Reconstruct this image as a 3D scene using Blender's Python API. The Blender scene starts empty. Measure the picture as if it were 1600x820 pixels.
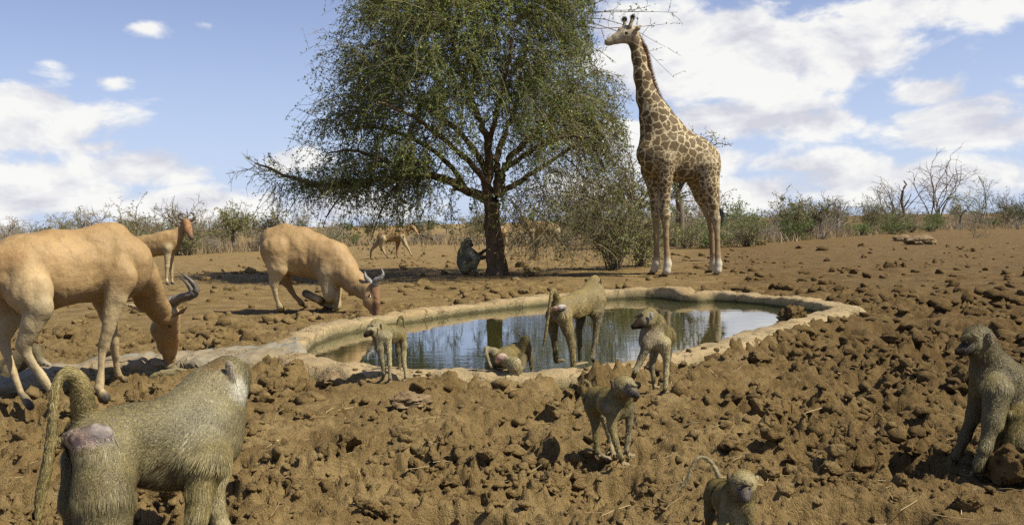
import bpy, math, random
import numpy as np
from mathutils import Matrix, Vector

rng = np.random.default_rng(7)
random.seed(7)
scene = bpy.context.scene
coll = scene.collection
R = math.radians

# ------------------------------------------------------------------ camera
FPX, CX, CY = 1400.0, 800.0, 410.0          # focal length in pixels of the 1600 x 820 photograph
CAMH = 1.15
PITCH, ROLL = R(2.54), R(1.2)
CAM = np.array([0.0, 0.0, CAMH])
FW = np.array([0, math.cos(PITCH), -math.sin(PITCH)])
UP0 = np.array([0, math.sin(PITCH), math.cos(PITCH)])
RT0 = np.array([1.0, 0, 0])
RT = RT0 * math.cos(ROLL) - UP0 * math.sin(ROLL)
UP = UP0 * math.cos(ROLL) + RT0 * math.sin(ROLL)
cam_data = bpy.data.cameras.new('camera')
cam = bpy.data.objects.new('camera', cam_data)
coll.objects.link(cam)
cam_data.sensor_fit = 'HORIZONTAL'
cam_data.sensor_width = 36.0
cam_data.lens = 36.0 * FPX / 1600.0
cam_data.clip_start = 0.05
cam_data.clip_end = 20000
m = Matrix.Identity(4)
for i in range(3):
    m[i][0], m[i][1], m[i][2], m[i][3] = RT[i], UP[i], -FW[i], CAM[i]
cam.matrix_world = m
scene.camera = cam

# ------------------------------------------------------------------ world, sun, exposure
SUN_EL, SUN_AZ = R(52), R(108)               # azimuth clockwise from +Y (away from the camera)
scene.view_settings.view_transform = 'Standard'
scene.view_settings.look = 'None'
scene.view_settings.exposure = 0.70
scene.view_settings.gamma = 1.0
scene.view_settings.use_curve_mapping = False
scene.cycles.use_denoising = False
scene.cycles.max_bounces = 6
scene.cycles.sample_clamp_indirect = 4.0
scene.cycles.transparent_max_bounces = 8

def ray(px, py):
    d = FW + RT * ((px - CX) / FPX) + UP * (-(py - CY) / FPX)
    return d
def P(px, py, depth):
    return CAM + ray(px, py) * depth
def G(px, py, z=0.0):
    d = ray(px, py)
    return CAM + d * ((z - CAMH) / d[2])
def gdepth(px, py, z=0.0):
    d = ray(px, py)
    return (z - CAMH) / d[2]

world = bpy.data.worlds.new('World')
scene.world = world
world.use_nodes = True
wt = world.node_tree
wt.nodes.clear()

def nd(tree, typ, **kw):
    n = tree.nodes.new(typ)
    for k, v in kw.items():
        setattr(n, k, v)
    return n
def setin(tree, node, key, val):
    if val is None:
        return
    if isinstance(val, bpy.types.NodeSocket):
        tree.links.new(val, node.inputs[key])
    else:
        node.inputs[key].default_value = val
def mth(tree, op, a, b=None, c=None, clamp=False):
    n = nd(tree, 'ShaderNodeMath', operation=op, use_clamp=clamp)
    setin(tree, n, 0, a); setin(tree, n, 1, b); setin(tree, n, 2, c)
    return n.outputs[0]
def vmth(tree, op, a, b=None, out=0):
    n = nd(tree, 'ShaderNodeVectorMath', operation=op)
    setin(tree, n, 0, a); setin(tree, n, 1, b)
    return n.outputs['Value'] if op in ('LENGTH', 'DOT_PRODUCT') else n.outputs[0]
def mixc(tree, f, a, b, mode='MIX'):
    n = nd(tree, 'ShaderNodeMix', data_type='RGBA', blend_type=mode)
    setin(tree, n, 0, f); setin(tree, n, 6, a); setin(tree, n, 7, b)
    return n.outputs[2]
def ramp(tree, f, stops, interp='LINEAR'):
    n = nd(tree, 'ShaderNodeValToRGB')
    n.color_ramp.interpolation = interp
    el = n.color_ramp.elements
    while len(el) < len(stops):
        el.new(0.5)
    for e, (p, c) in zip(el, stops):
        e.position = p
        e.color = c if len(c) == 4 else (*c, 1)
    setin(tree, n, 0, f)
    return n.outputs[0]
def mrange(tree, v, a, b, c=0.0, d=1.0, smooth=True):
    n = nd(tree, 'ShaderNodeMapRange', interpolation_type='SMOOTHSTEP' if smooth else 'LINEAR')
    setin(tree, n, 0, v); setin(tree, n, 1, a); setin(tree, n, 2, b); setin(tree, n, 3, c); setin(tree, n, 4, d)
    return n.outputs[0]
def noise(tree, vec, scale, detail=4.0, rough=0.55, dist=0.0, out=0):
    n = nd(tree, 'ShaderNodeTexNoise')
    setin(tree, n, 'Vector', vec); n.inputs['Scale'].default_value = scale
    n.inputs['Detail'].default_value = detail; n.inputs['Roughness'].default_value = rough
    n.inputs['Distortion'].default_value = dist
    return n.outputs[out]

def build_world():
    t = wt
    out = nd(t, 'ShaderNodeOutputWorld')
    bg = nd(t, 'ShaderNodeBackground')
    sky = nd(t, 'ShaderNodeTexSky', sky_type='NISHITA', sun_disc=False)
    sky.sun_elevation = SUN_EL
    sky.sun_rotation = SUN_AZ
    sky.altitude = 600
    sky.air_density = 1.0
    sky.dust_density = 1.2
    sky.ozone_density = 1.6
    tc = nd(t, 'ShaderNodeTexCoord').outputs['Generated']
    d = vmth(t, 'NORMALIZE', tc)
    # clouds: coverage blobs (direction, half width, half height in radians) broken up by noise
    blobs = [  # px, py, half w, half h, gain
        (20, 185, 150, 62, 1.0), (150, 232, 90, 30, .7), (60, 300, 220, 50, .95), (210, 265, 130, 42, .95),
        (320, 318, 200, 36, 1.0), (450, 250, 75, 34, .95), (178, 130, 52, 18, .72), (315, 40, 50, 20, .55),
        (235, 45, 45, 22, .5), (78, 98, 40, 22, .5), (560, 320, 200, 40, .95),
        (1120, 78, 260, 84, 1.12), (1330, 84, 140, 52, 1.0), (1150, 190, 220, 46, .92), (1520, 8, 260, 36, 1.0),
        (1270, 192, 120, 34, .88), (1100, 255, 210, 44, .9), (1440, 146, 66, 34, 1.0), (1480, 195, 130, 46, 1.05),
        (1290, 256, 130, 26, .95), (1560, 205, 120, 40, .9), (1400, 280, 260, 44, 1.0), (1150, 300, 240, 40, 1.0), (1600, 130, 60, 18, .5),
        (980, 215, 80, 40, .9), (900, 300, 150, 45, .95),
    ]
    acc = None
    for px, py, w, h, g in blobs:
        c = ray(px, py); c = c / np.linalg.norm(c)
        v = vmth(t, 'SUBTRACT', d, tuple(c))
        v = vmth(t, 'MULTIPLY', v, (FPX / w, FPX / w, FPX / h))
        l = vmth(t, 'LENGTH', v)
        f = mth(t, 'MULTIPLY_ADD', l, -0.62 * g, g)
        acc = f if acc is None else mth(t, 'MAXIMUM', acc, f)
    # flattened sky-plane coordinates for the rest of the sky
    sep = nd(t, 'ShaderNodeSeparateXYZ'); t.links.new(d, sep.inputs[0])
    zz = mth(t, 'ADD', mth(t, 'MAXIMUM', sep.outputs[2], 0.0), 0.16)
    cmb = nd(t, 'ShaderNodeCombineXYZ')
    t.links.new(mth(t, 'DIVIDE', sep.outputs[0], zz), cmb.inputs[0])
    t.links.new(mth(t, 'DIVIDE', sep.outputs[1], zz), cmb.inputs[1])
    broad = noise(t, cmb.outputs[0], 0.55, 2.0, 0.5)
    broad = mth(t, 'MULTIPLY_ADD', broad, 1.6, -0.74)
    behind = mrange(t, sep.outputs[1], 0.35, 0.75, 1.0, 0.0)     # the blobs cover the part in view
    high = mrange(t, sep.outputs[2], 0.30, 0.5, 0.0, 1.0)
    outside = mth(t, 'MAXIMUM', behind, high)
    acc = mth(t, 'MAXIMUM', mth(t, 'MAXIMUM', acc, -0.6), mth(t, 'MULTIPLY_ADD', outside, 1.0, mth(t, 'SUBTRACT', broad, 1.0)))
    sv = vmth(t, 'MULTIPLY', d, (1.0, 1.0, 1.9))
    n1 = noise(t, sv, 9.0, 8.0, 0.58, 0.25)
    off = vmth(t, 'ADD', sv, (0.012, 0.0, 0.045))
    n2 = noise(t, off, 9.0, 5.0, 0.55, 0.25)
    fld = mth(t, 'ADD', acc, mth(t, 'MULTIPLY_ADD', n1, 1.7, -0.85))
    alpha = mrange(t, fld, 0.40, 0.66)
    rel = mth(t, 'SUBTRACT', n1, n2)
    thick = mrange(t, fld, 0.45, 1.15)
    lit = mth(t, 'ADD', mth(t, 'MULTIPLY', rel, 3.2), mth(t, 'MULTIPLY_ADD', thick, 0.12, 0.62), clamp=True)
    lit = mth(t, 'ADD', lit, mth(t, 'MULTIPLY', noise(t, sv, 3.3, 2.0), 0.15))
    ccol = ramp(t, lit, [(0.28, (0.68, 0.68, 0.74)), (0.6, (0.84, 0.84, 0.86)), (0.95, (1.0, 0.99, 0.95))])
    SKY = 0.052
    # pale the clear blue a little with the thin veil over the scrub
    skc = mixc(t, 1.0, sky.outputs[0], (1.18, 1.10, 1.38, 1), 'MULTIPLY')
    veil = mrange(t, sep.outputs[2], -0.02, 0.34, 0.74, 0.14)
    veilc = tuple(v / SKY for v in (0.385, 0.47, 0.62)) + (1,)
    skc = mixc(t, veil, skc, veilc)
    ccol = mixc(t, 1.0, ccol, (1 / SKY * .60, 1 / SKY * .60, 1 / SKY * .605, 1), 'MULTIPLY')
    fin = mixc(t, mth(t, 'MULTIPLY', alpha, 0.94), skc, ccol)
    t.links.new(fin, bg.inputs[0])
    bg.inputs[1].default_value = SKY
    t.links.new(bg.outputs[0], out.inputs[0])
build_world()

sun_data = bpy.data.lights.new('sun', 'SUN')
sun_data.energy = 5.0
sun_data.angle = R(0.53)
sun_data.color = (1.0, 0.94, 0.80)
sun = bpy.data.objects.new('sun', sun_data)
coll.objects.link(sun)
sdir = Vector((math.sin(SUN_AZ) * math.cos(SUN_EL), math.cos(SUN_AZ) * math.cos(SUN_EL), math.sin(SUN_EL)))
sun.rotation_euler = sdir.to_track_quat('Z', 'Y').to_euler()
sun.location = (20, 5, 25)

# ------------------------------------------------------------------ helpers: objects, noise, meshes
def tag(o, label=None, cat=None, group=None, kind=None):
    if label: o['label'] = label
    if cat: o['category'] = cat
    if group: o['group'] = group
    if kind: o['kind'] = kind
    return o
def empty(name, loc, label, cat, group=None):
    o = bpy.data.objects.new(name, None)
    o.empty_display_size = 0.2
    o.location = loc
    coll.objects.link(o)
    return tag(o, label, cat, group)
def link(name, me, parent=None, loc=None):
    o = bpy.data.objects.new(name, me)
    coll.objects.link(o)
    if parent is not None: o.parent = parent
    if loc is not None: o.location = loc
    return o
def mesh_np(name, V, faces, mat=None, smooth=True, col=None, normals=None):
    """V (n,3); faces: list of int arrays (m,3) or (m,4)"""
    me = bpy.data.meshes.new(name)
    faces = [np.asarray(f, dtype=np.int32) for f in faces if len(f)]
    nl = sum(f.size for f in faces); nf = sum(len(f) for f in faces)
    me.vertices.add(len(V)); me.loops.add(nl); me.polygons.add(nf)
    me.vertices.foreach_set('co', np.asarray(V, dtype=np.float32).ravel())
    me.loops.foreach_set('vertex_index', np.concatenate([f.ravel() for f in faces]))
    tot = np.concatenate([np.full(len(f), f.shape[1], dtype=np.int32) for f in faces])
    start = np.concatenate([[0], np.cumsum(tot)[:-1]]).astype(np.int32)
    me.polygons.foreach_set('loop_start', start)
    if smooth:
        me.polygons.foreach_set('use_smooth', np.ones(nf, dtype=bool))
    if col is not None:
        a = me.attributes.new('Col', 'FLOAT_COLOR', 'POINT')
        c = np.ones((len(V), 4), dtype=np.float32); c[:, :3] = col
        a.data.foreach_set('color', c.ravel())
    me.update(calc_edges=True)
    if normals is not None:
        me.normals_split_custom_set_from_vertices([tuple(n) for n in normals.tolist()])
    if mat is not None:
        me.materials.append(mat)
    return me

def _hash(ix, iy, iz, seed):
    h = (ix.astype(np.uint32) * np.uint32(374761393) + iy.astype(np.uint32) * np.uint32(668265263)
         + iz.astype(np.uint32) * np.uint32(2246822519) + np.uint32((int(round(seed * 64)) * 3266489917) & 0xffffffff))
    h = (h ^ (h >> np.uint32(13))) * np.uint32(1274126177)
    h = h ^ (h >> np.uint32(16))
    h = h * np.uint32(2654435761)
    return ((h ^ (h >> np.uint32(15))) & np.uint32(0xffffff)).astype(np.float64) / float(0xffffff)
def vnoise(p, seed=0):
    p = np.asarray(p, dtype=np.float64)
    i = np.floor(p).astype(np.int64); f = p - i
    f = f * f * f * (f * (f * 6 - 15) + 10)
    r = 0
    for dx in (0, 1):
        wx = f[..., 0] if dx else 1 - f[..., 0]
        for dy in (0, 1):
            wy = f[..., 1] if dy else 1 - f[..., 1]
            for dz in (0, 1):
                wz = f[..., 2] if dz else 1 - f[..., 2]
                r = r + wx * wy * wz * _hash(i[..., 0] + dx, i[..., 1] + dy, i[..., 2] + dz, seed)
    return r * 2 - 1
def vnoise2(x, y, seed=0):
    i = np.floor(x).astype(np.int64); j = np.floor(y).astype(np.int64)
    fx = x - i; fy = y - j
    fx = fx * fx * fx * (fx * (fx * 6 - 15) + 10); fy = fy * fy * fy * (fy * (fy * 6 - 15) + 10)
    z = np.zeros_like(i)
    h = lambda a, b: _hash(i + a, j + b, z, seed)
    return ((h(0, 0) * (1 - fx) + h(1, 0) * fx) * (1 - fy) + (h(0, 1) * (1 - fx) + h(1, 1) * fx) * fy) * 2 - 1
def fbm2(x, y, octs, seed=0, gain=0.5):
    r = 0; a = 1.0; s = 0
    for o in range(octs):
        r = r + a * vnoise2(x * 2 ** o, y * 2 ** o, seed + o * 17); s += a; a *= gain
    return r / s
def fbm3(p, octs, seed=0, gain=0.5):
    r = 0; a = 1.0; s = 0
    for o in range(octs):
        r = r + a * vnoise(p * 2 ** o, seed + o * 17); s += a; a *= gain
    return r / s
def sstep(a, b, x):
    t = np.clip((x - a) / (b - a), 0, 1)
    return t * t * (3 - 2 * t)
def unit(v):
    return v / np.maximum(np.linalg.norm(v, axis=-1, keepdims=True), 1e-9)

def tubes(Pn, Rn, S=4, cap=False):
    """Pn (N,K,3) polylines, Rn (N,K) radii -> verts, quads"""
    N, K, _ = Pn.shape
    T = np.empty_like(Pn)
    T[:, 1:-1] = Pn[:, 2:] - Pn[:, :-2]; T[:, 0] = Pn[:, 1] - Pn[:, 0]; T[:, -1] = Pn[:, -1] - Pn[:, -2]
    T = unit(T)
    ref = np.where(np.abs(T[..., 2:3]) > 0.9, np.array([1.0, 0, 0]), np.array([0, 0, 1.0]))
    A = unit(np.cross(T, ref)); B = np.cross(T, A)
    ang = np.arange(S) * 2 * math.pi / S
    V = Pn[:, :, None] + Rn[:, :, None, None] * (A[:, :, None] * np.cos(ang)[None, None, :, None] + B[:, :, None] * np.sin(ang)[None, None, :, None])
    idx = np.arange(N * K * S).reshape(N, K, S)
    a = idx[:, :-1]; b = idx[:, 1:]
    a2 = np.roll(a, -1, axis=2); b2 = np.roll(b, -1, axis=2)
    Q = np.stack([a, a2, b2, b], axis=-1).reshape(-1, 4)
    return V.reshape(-1, 3), Q
class Acc:
    def __init__(s): s.V = []; s.F = []; s.C = []; s.n = 0
    def add(s, V, F, C=None):
        s.V.append(V); s.F.append(np.asarray(F) + s.n); s.n += len(V)
        if C is not None: s.C.append(np.broadcast_to(C, V.shape))
    def mesh(s, name, mat, smooth=True):
        V = np.concatenate(s.V)
        f3 = [f for f in s.F if f.shape[1] == 3]; f4 = [f for f in s.F if f.shape[1] == 4]
        fs = ([np.concatenate(f3)] if f3 else []) + ([np.concatenate(f4)] if f4 else [])
        return mesh_np(name, V, fs, mat, smooth, np.concatenate(s.C) if s.C else None)
def resample(pts, n, closed=False):
    """Catmull-Rom through pts (m,d), n samples"""
    pts = np.asarray(pts, float); m = len(pts)
    t = np.linspace(0, m if closed else m - 1, n, endpoint=not closed)
    i = np.floor(t).astype(int); f = (t - i)[:, None]
    if not closed:
        i = np.minimum(i, m - 2); f = (t - i)[:, None]
    g = (lambda k: pts[k % m]) if closed else (lambda k: pts[np.clip(k, 0, m - 1)])
    p0, p1, p2, p3 = g(i - 1), g(i), g(i + 1), g(i + 2)
    return 0.5 * (2 * p1 + (p2 - p0) * f + (2 * p0 - 5 * p1 + 4 * p2 - p3) * f ** 2 + (3 * p1 - p0 - 3 * p2 + p3) * f ** 3)

# ------------------------------------------------------------------ materials
def mat_new(name, rough=0.8, spec=0.3):
    mt = bpy.data.materials.new(name); mt.use_nodes = True
    t = mt.node_tree; b = t.nodes['Principled BSDF']
    b.inputs['Roughness'].default_value = rough
    b.inputs['Specular IOR Level'].default_value = spec
    return mt, t, b
def bump(t, b, h, dist, strength=1.0):
    n = nd(t, 'ShaderNodeBump'); n.inputs['Strength'].default_value = strength; n.inputs['Distance'].default_value = dist
    t.links.new(h, n.inputs['Height']); t.links.new(n.outputs[0], b.inputs['Normal'])
def mat_attr(name, rough=0.75, spec=0.2, nscale=None, namt=0.25, bscale=None, bdist=0.003, translucent=0.0, sheen=0.0):
    mt, t, b = mat_new(name, rough, spec)
    at = nd(t, 'ShaderNodeAttribute', attribute_name='Col')
    c = at.outputs['Color']
    tc = nd(t, 'ShaderNodeTexCoord').outputs['Object']
    if nscale:
        n = noise(t, tc, nscale, 4, 0.6)
        f = mrange(t, n, 0.25, 0.75, 1 - namt, 1 + namt, False)
        c = mixc(t, 1.0, c, f, 'MULTIPLY')
    t.links.new(c, b.inputs['Base Color'])
    if bscale:
        bump(t, b, noise(t, tc, bscale, 5, 0.65), bdist)
    if sheen:
        b.inputs['Sheen Weight'].default_value = sheen
    if translucent:
        tr = nd(t, 'ShaderNodeBsdfTranslucent'); t.links.new(c, tr.inputs[0])
        mx = nd(t, 'ShaderNodeMixShader'); mx.inputs[0].default_value = translucent
        t.links.new(b.outputs[0], mx.inputs[1]); t.links.new(tr.outputs[0], mx.inputs[2])
        t.links.new(mx.outputs[0], t.nodes['Material Output'].inputs[0])
    return mt
M = {}
def mat_bark():
    mt, t, b = mat_new('bark', 0.92, 0.08)
    at = nd(t, 'ShaderNodeAttribute', attribute_name='Col').outputs['Color']
    tc = nd(t, 'ShaderNodeTexCoord').outputs['Object']
    st = vmth(t, 'MULTIPLY', tc, (1, 1, .16))
    n = noise(t, st, 26, 5, .65, .6)
    c = mixc(t, 1.0, at, mrange(t, n, .3, .7, .45, 1.7, False), 'MULTIPLY')
    t.links.new(c, b.inputs['Base Color'])
    bump(t, b, mth(t, 'ADD', n, mth(t, 'MULTIPLY', noise(t, tc, 40, 4, .6), .3)), .05)
    return mt
def mat_coat():
    mt, t, b = mat_new('antelope_coat', 0.6, 0.22)
    at = nd(t, 'ShaderNodeAttribute', attribute_name='Col').outputs['Color']
    tc = nd(t, 'ShaderNodeTexCoord').outputs['Object']
    c = mixc(t, 1.0, at, mrange(t, noise(t, tc, 3.5, 4, .6), .3, .7, .80, 1.18, False), 'MULTIPLY')
    c = mixc(t, 1.0, c, mrange(t, noise(t, vmth(t, 'MULTIPLY', tc, (1, 1, .35)), 70, 3, .6), .3, .7, .86, 1.12, False), 'MULTIPLY')
    c = mixc(t, mrange(t, noise(t, tc, 19, 3, .6), .66, .74, 0, .45), c, (.13, .085, .045, 1))   # mud flecks and scars
    t.links.new(c, b.inputs['Base Color'])
    h = mth(t, 'ADD', noise(t, tc, 9, 3, .5), mth(t, 'MULTIPLY', noise(t, tc, 120, 3, .6), .12))
    bump(t, b, h, .018)
    return mt
M['fur'] = mat_attr('baboon_fur', 0.55, 0.3)
M['pelt'] = mat_attr('baboon_skin', 0.85, 0.05, 60, 0.25, 120, 0.003)
M['bare'] = mat_attr('bare_skin', 0.35, 0.45, 40, 0.15, 90, 0.001)
M['coat'] = mat_coat()
M['horn'] = mat_attr('horn', 0.45, 0.4, 30, 0.3, 60, 0.003)
M['bark'] = mat_bark()
M['twig'] = mat_attr('twig', 0.9, 0.1)
M['leaf'] = mat_attr('leaf', 0.6, 0.25, translucent=0.3)
M['straw'] = mat_attr('dry_grass', 0.8, 0.2, translucent=0.25)
def mat_eye():
    mt, t, b = mat_new('eye', 0.08, 0.6); b.inputs['Base Color'].default_value = (0.012, 0.008, 0.005, 1); return mt
M['eye'] = mat_eye()
def mat_soil():
    mt, t, b = mat_new('soil', 0.93, 0.12)
    geo = nd(t, 'ShaderNodeNewGeometry').outputs['Position']
    n1 = noise(t, geo, 0.35, 3, 0.5); n2 = noise(t, geo, 2.6, 5, 0.6); n3 = noise(t, geo, 28, 5, 0.7); n4 = noise(t, geo, 140, 3, 0.6)
    c = ramp(t, n2, [(0.28, (0.115, 0.074, 0.028)), (0.5, (0.190, 0.127, 0.050)), (0.72, (0.275, 0.197, 0.087))])
    c = mixc(t, mrange(t, n1, 0.38, 0.66, 0, 0.5), c, (0.208, 0.143, 0.060, 1))
    c = mixc(t, 1.0, c, mrange(t, n3, 0.25, 0.75, 0.74, 1.25, False), 'MULTIPLY')
    c = mixc(t, mrange(t, n4, 0.62, 0.75, 0, 0.4), c, (0.38, 0.285, 0.15, 1))
    # lens fall-off towards the right, painted into the soil colour
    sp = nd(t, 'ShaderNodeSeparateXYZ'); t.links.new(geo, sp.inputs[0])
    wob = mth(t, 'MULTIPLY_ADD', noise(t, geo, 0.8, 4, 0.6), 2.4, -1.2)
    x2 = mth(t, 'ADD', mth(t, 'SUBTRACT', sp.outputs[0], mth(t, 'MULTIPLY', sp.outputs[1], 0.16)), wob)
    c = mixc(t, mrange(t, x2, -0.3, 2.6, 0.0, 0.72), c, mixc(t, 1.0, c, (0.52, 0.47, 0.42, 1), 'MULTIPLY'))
    t.links.new(c, b.inputs['Base Color'])
    h = mth(t, 'ADD', mth(t, 'MULTIPLY', noise(t, geo, 38, 4, 0.75), 1.0), mth(t, 'MULTIPLY', noise(t, geo, 150, 2, 0.7), 0.5))
    bump(t, b, h, 0.030)
    return mt
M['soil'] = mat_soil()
def mat_rock():
    mt, t, b = mat_new('rock', 0.9, 0.15)
    tc = nd(t, 'ShaderNodeTexCoord').outputs['Object']
    c = ramp(t, noise(t, tc, 6, 6, 0.65), [(0.3, (0.13, 0.088, 0.044)), (0.55, (0.215, 0.15, 0.078)), (0.75, (0.30, 0.235, 0.14))])
    t.links.new(c, b.inputs['Base Color'])
    bump(t, b, noise(t, tc, 25, 8, 0.7), 0.03)
    return mt
M['rock'] = mat_rock()
def mat_concrete(name, tint):
    mt, t, b = mat_new(name, 0.88, 0.2)
    geo = nd(t, 'ShaderNodeNewGeometry').outputs['Position']
    sp = nd(t, 'ShaderNodeSeparateXYZ'); t.links.new(geo, sp.inputs[0])
    n1 = noise(t, geo, 3.0, 6, 0.65); n2 = noise(t, geo, 22, 6, 0.7); n3 = noise(t, geo, 0.9, 3)
    c = ramp(t, n1, [(0.3, tuple(v * 0.68 for v in tint)), (0.52, tint), (0.75, tuple(min(1, v * 1.22) for v in tint))])
    c = mixc(t, 1.0, c, mrange(t, n2, 0.25, 0.75, 0.75, 1.2, False), 'MULTIPLY')
    c = mixc(t, mrange(t, n3, 0.45, 0.62, 0, 0.55), c, (0.225, 0.15, 0.065, 1))        # trodden mud
    zz = mth(t, 'ADD', sp.outputs[2], mth(t, 'MULTIPLY_ADD', noise(t, geo, 7, 4), 0.05, -0.025))
    c = mixc(t, mrange(t, zz, 0.025, 0.07, 0.8, 0.0), c, (0.17, 0.145, 0.07, 1))     # old waterline
    c = mixc(t, mrange(t, zz, -0.005, 0.02, 0.9, 0.0), c, (0.070, 0.058, 0.026, 1))  # algae at the water
    t.links.new(c, b.inputs['Base Color'])
    vc = nd(t, 'ShaderNodeTexVoronoi', feature='DISTANCE_TO_EDGE'); vc.inputs['Scale'].default_value = 2.3
    t.links.new(vmth(t, 'ADD', geo, vmth(t, 'MULTIPLY', noise(t, geo, 5, 4, .6, 0, 1), (.5, .5, .5))), vc.inputs['Vector'])
    crack = mrange(t, vc.outputs['Distance'], 0.0, 0.02)
    c2 = mixc(t, mth(t, 'SUBTRACT', 1.0, crack), c, mixc(t, 1.0, c, (.45, .42, .4, 1), 'MULTIPLY'))
    t.links.new(c2, b.inputs['Base Color'])
    bump(t, b, mth(t, 'ADD', mth(t, 'MULTIPLY', crack, .5), mth(t, 'ADD', n2, noise(t, geo, 80, 4))), 0.011)
    return mt
M['concrete'] = mat_concrete('concrete', (0.29, 0.218, 0.115))
M['cement'] = mat_concrete('cement', (0.235, 0.21, 0.15))
def mat_water():
    mt, t, b = mat_new('water', 0.5, 0.0)
    b.inputs['Base Color'].default_value = (0.055, 0.058, 0.012, 1)
    geo = nd(t, 'ShaderNodeNewGeometry').outputs['Position']
    h = mth(t, 'ADD', noise(t, vmth(t, 'MULTIPLY', geo, (0.8, 2.2, 1)), 3.0, 3, 0.5), mth(t, 'MULTIPLY', noise(t, vmth(t, 'MULTIPLY', geo, (1, 2.6, 1)), 14.0, 2, 0.5), 0.25))
    amt = mrange(t, noise(t, geo, 0.9, 2), 0.4, 0.62, 0.2, 0.8)
    n = nd(t, 'ShaderNodeBump'); n.inputs['Distance'].default_value = 0.0022
    t.links.new(amt, n.inputs['Strength']); t.links.new(h, n.inputs['Height'])
    gl = nd(t, 'ShaderNodeBsdfGlossy'); gl.inputs['Roughness'].default_value = 0.015
    t.links.new(n.outputs[0], gl.inputs['Normal'])
    lw = nd(t, 'ShaderNodeLayerWeight'); lw.inputs['Blend'].default_value = 0.5
    f = mth(t, 'MULTIPLY', mth(t, 'POWER', lw.outputs['Facing'], 1.4), 0.98)
    mx = nd(t, 'ShaderNodeMixShader'); t.links.new(f, mx.inputs[0])
    t.links.new(b.outputs[0], mx.inputs[1]); t.links.new(gl.outputs[0], mx.inputs[2])
    t.links.new(mx.outputs[0], t.nodes['Material Output'].inputs[0])
    return mt
M['water'] = mat_water()
# ------------------------------------------------------------------ pond outline (plan, on the rim's top)
RIM_Z, WATER_Z = 0.10, -0.02
inner_px = [(476, 540), (485, 551), (510, 560), (560, 567), (640, 572), (750, 575), (860, 574), (930, 569), (1000, 558), (1060, 545),
            (1130, 527), (1200, 508), (1250, 494), (1285, 484), (1298, 478), (1285, 473.5), (1240, 468), (1180, 461), (1120, 457.5),
            (1092, 458.5), (1066, 458), (1045, 455), (1015, 453.5), (950, 455.5), (870, 462), (800, 468.5), (720, 477), (650, 487),
            (590, 496), (530, 507), (495, 519), (480, 530)]
inner_w = np.array([G(x, y, RIM_Z)[:2] for x, y in inner_px])
# arc-length even resampling of a smooth closed curve
_c = resample(inner_w, 1600, True)
_L = np.concatenate([[0], np.cumsum(np.linalg.norm(np.roll(_c, -1, 0) - _c, axis=1))])
NR = 460
_t = np.linspace(0, _L[-1], NR, endpoint=False)
_cc = np.vstack([_c, _c[:1]])
INNER = np.stack([np.interp(_t, _L, _cc[:, k]) for k in (0, 1)], 1)
_tan = unit(np.roll(INNER, -2, 0) - np.roll(INNER, 2, 0))
OUTN = np.stack([_tan[:, 1], -_tan[:, 0]], 1)           # counter-clockwise outline: right-hand normal points out
_area = 0.5 * np.sum(INNER[:, 0] * np.roll(INNER[:, 1], -1) - INNER[:, 1] * np.roll(INNER[:, 0], -1))
if _area < 0: OUTN = -OUTN

def pond_dist(x, y):
    """signed distance to the pond's inner edge, negative inside"""
    sh = x.shape; x = x.ravel(); y = y.ravel()
    dmin = np.full(x.shape, 1e9); inside = np.zeros(x.shape, bool)
    poly = INNER[::2]
    sel = (x > poly[:, 0].min() - 7) & (x < poly[:, 0].max() + 7) & (y > poly[:, 1].min() - 9) & (y < poly[:, 1].max() + 7)
    xs, ys = x[sel], y[sel]; dm = np.full(xs.shape, 1e9); ins = np.zeros(xs.shape, bool)
    for a, b in zip(poly, np.roll(poly, -1, 0)):
        dx, dy = b - a; l2 = dx * dx + dy * dy
        t = np.clip(((xs - a[0]) * dx + (ys - a[1]) * dy) / l2, 0, 1)
        dm = np.minimum(dm, (xs - a[0] - t * dx) ** 2 + (ys - a[1] - t * dy) ** 2)
        c = ((a[1] > ys) != (b[1] > ys))
        with np.errstate(divide='ignore', invalid='ignore'):
            xi = dx * (ys - a[1]) / dy + a[0]
        ins ^= c & (xs < xi)
    dmin[sel] = np.sqrt(dm); inside[sel] = ins
    dmin[~sel] = 8.0
    return (np.where(inside, -dmin, dmin)).reshape(sh)

def worley(x, y, s, seed):
    """dome-shaped clods of cell size s: height 0..1 and cell random"""
    X, Y = x / s, y / s
    i = np.floor(X).astype(np.int64); j = np.floor(Y).astype(np.int64); z = np.zeros_like(i)
    best = np.zeros(x.shape)
    for a in (-1, 0, 1):
        for b in (-1, 0, 1):
            ii, jj = i + a, j + b
            cx = ii + _hash(ii, jj, z, seed); cy = jj + _hash(ii, jj, z, seed + 5)
            h = _hash(ii, jj, z, seed + 9)
            e = _hash(ii, jj, z, seed + 13)
            rr = 0.35 + 0.42 * h
            dx, dy = X - cx, Y - cy
            th = e * 6.283
            u = dx * np.cos(th) + dy * np.sin(th); v = -dx * np.sin(th) + dy * np.cos(th)
            q = (u * u + v * v * 2.0) / (rr * rr)
            best = np.maximum(best, np.sqrt(np.clip(1 - q, 0, 1)) * (0.25 + 0.75 * h))
    return best

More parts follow.
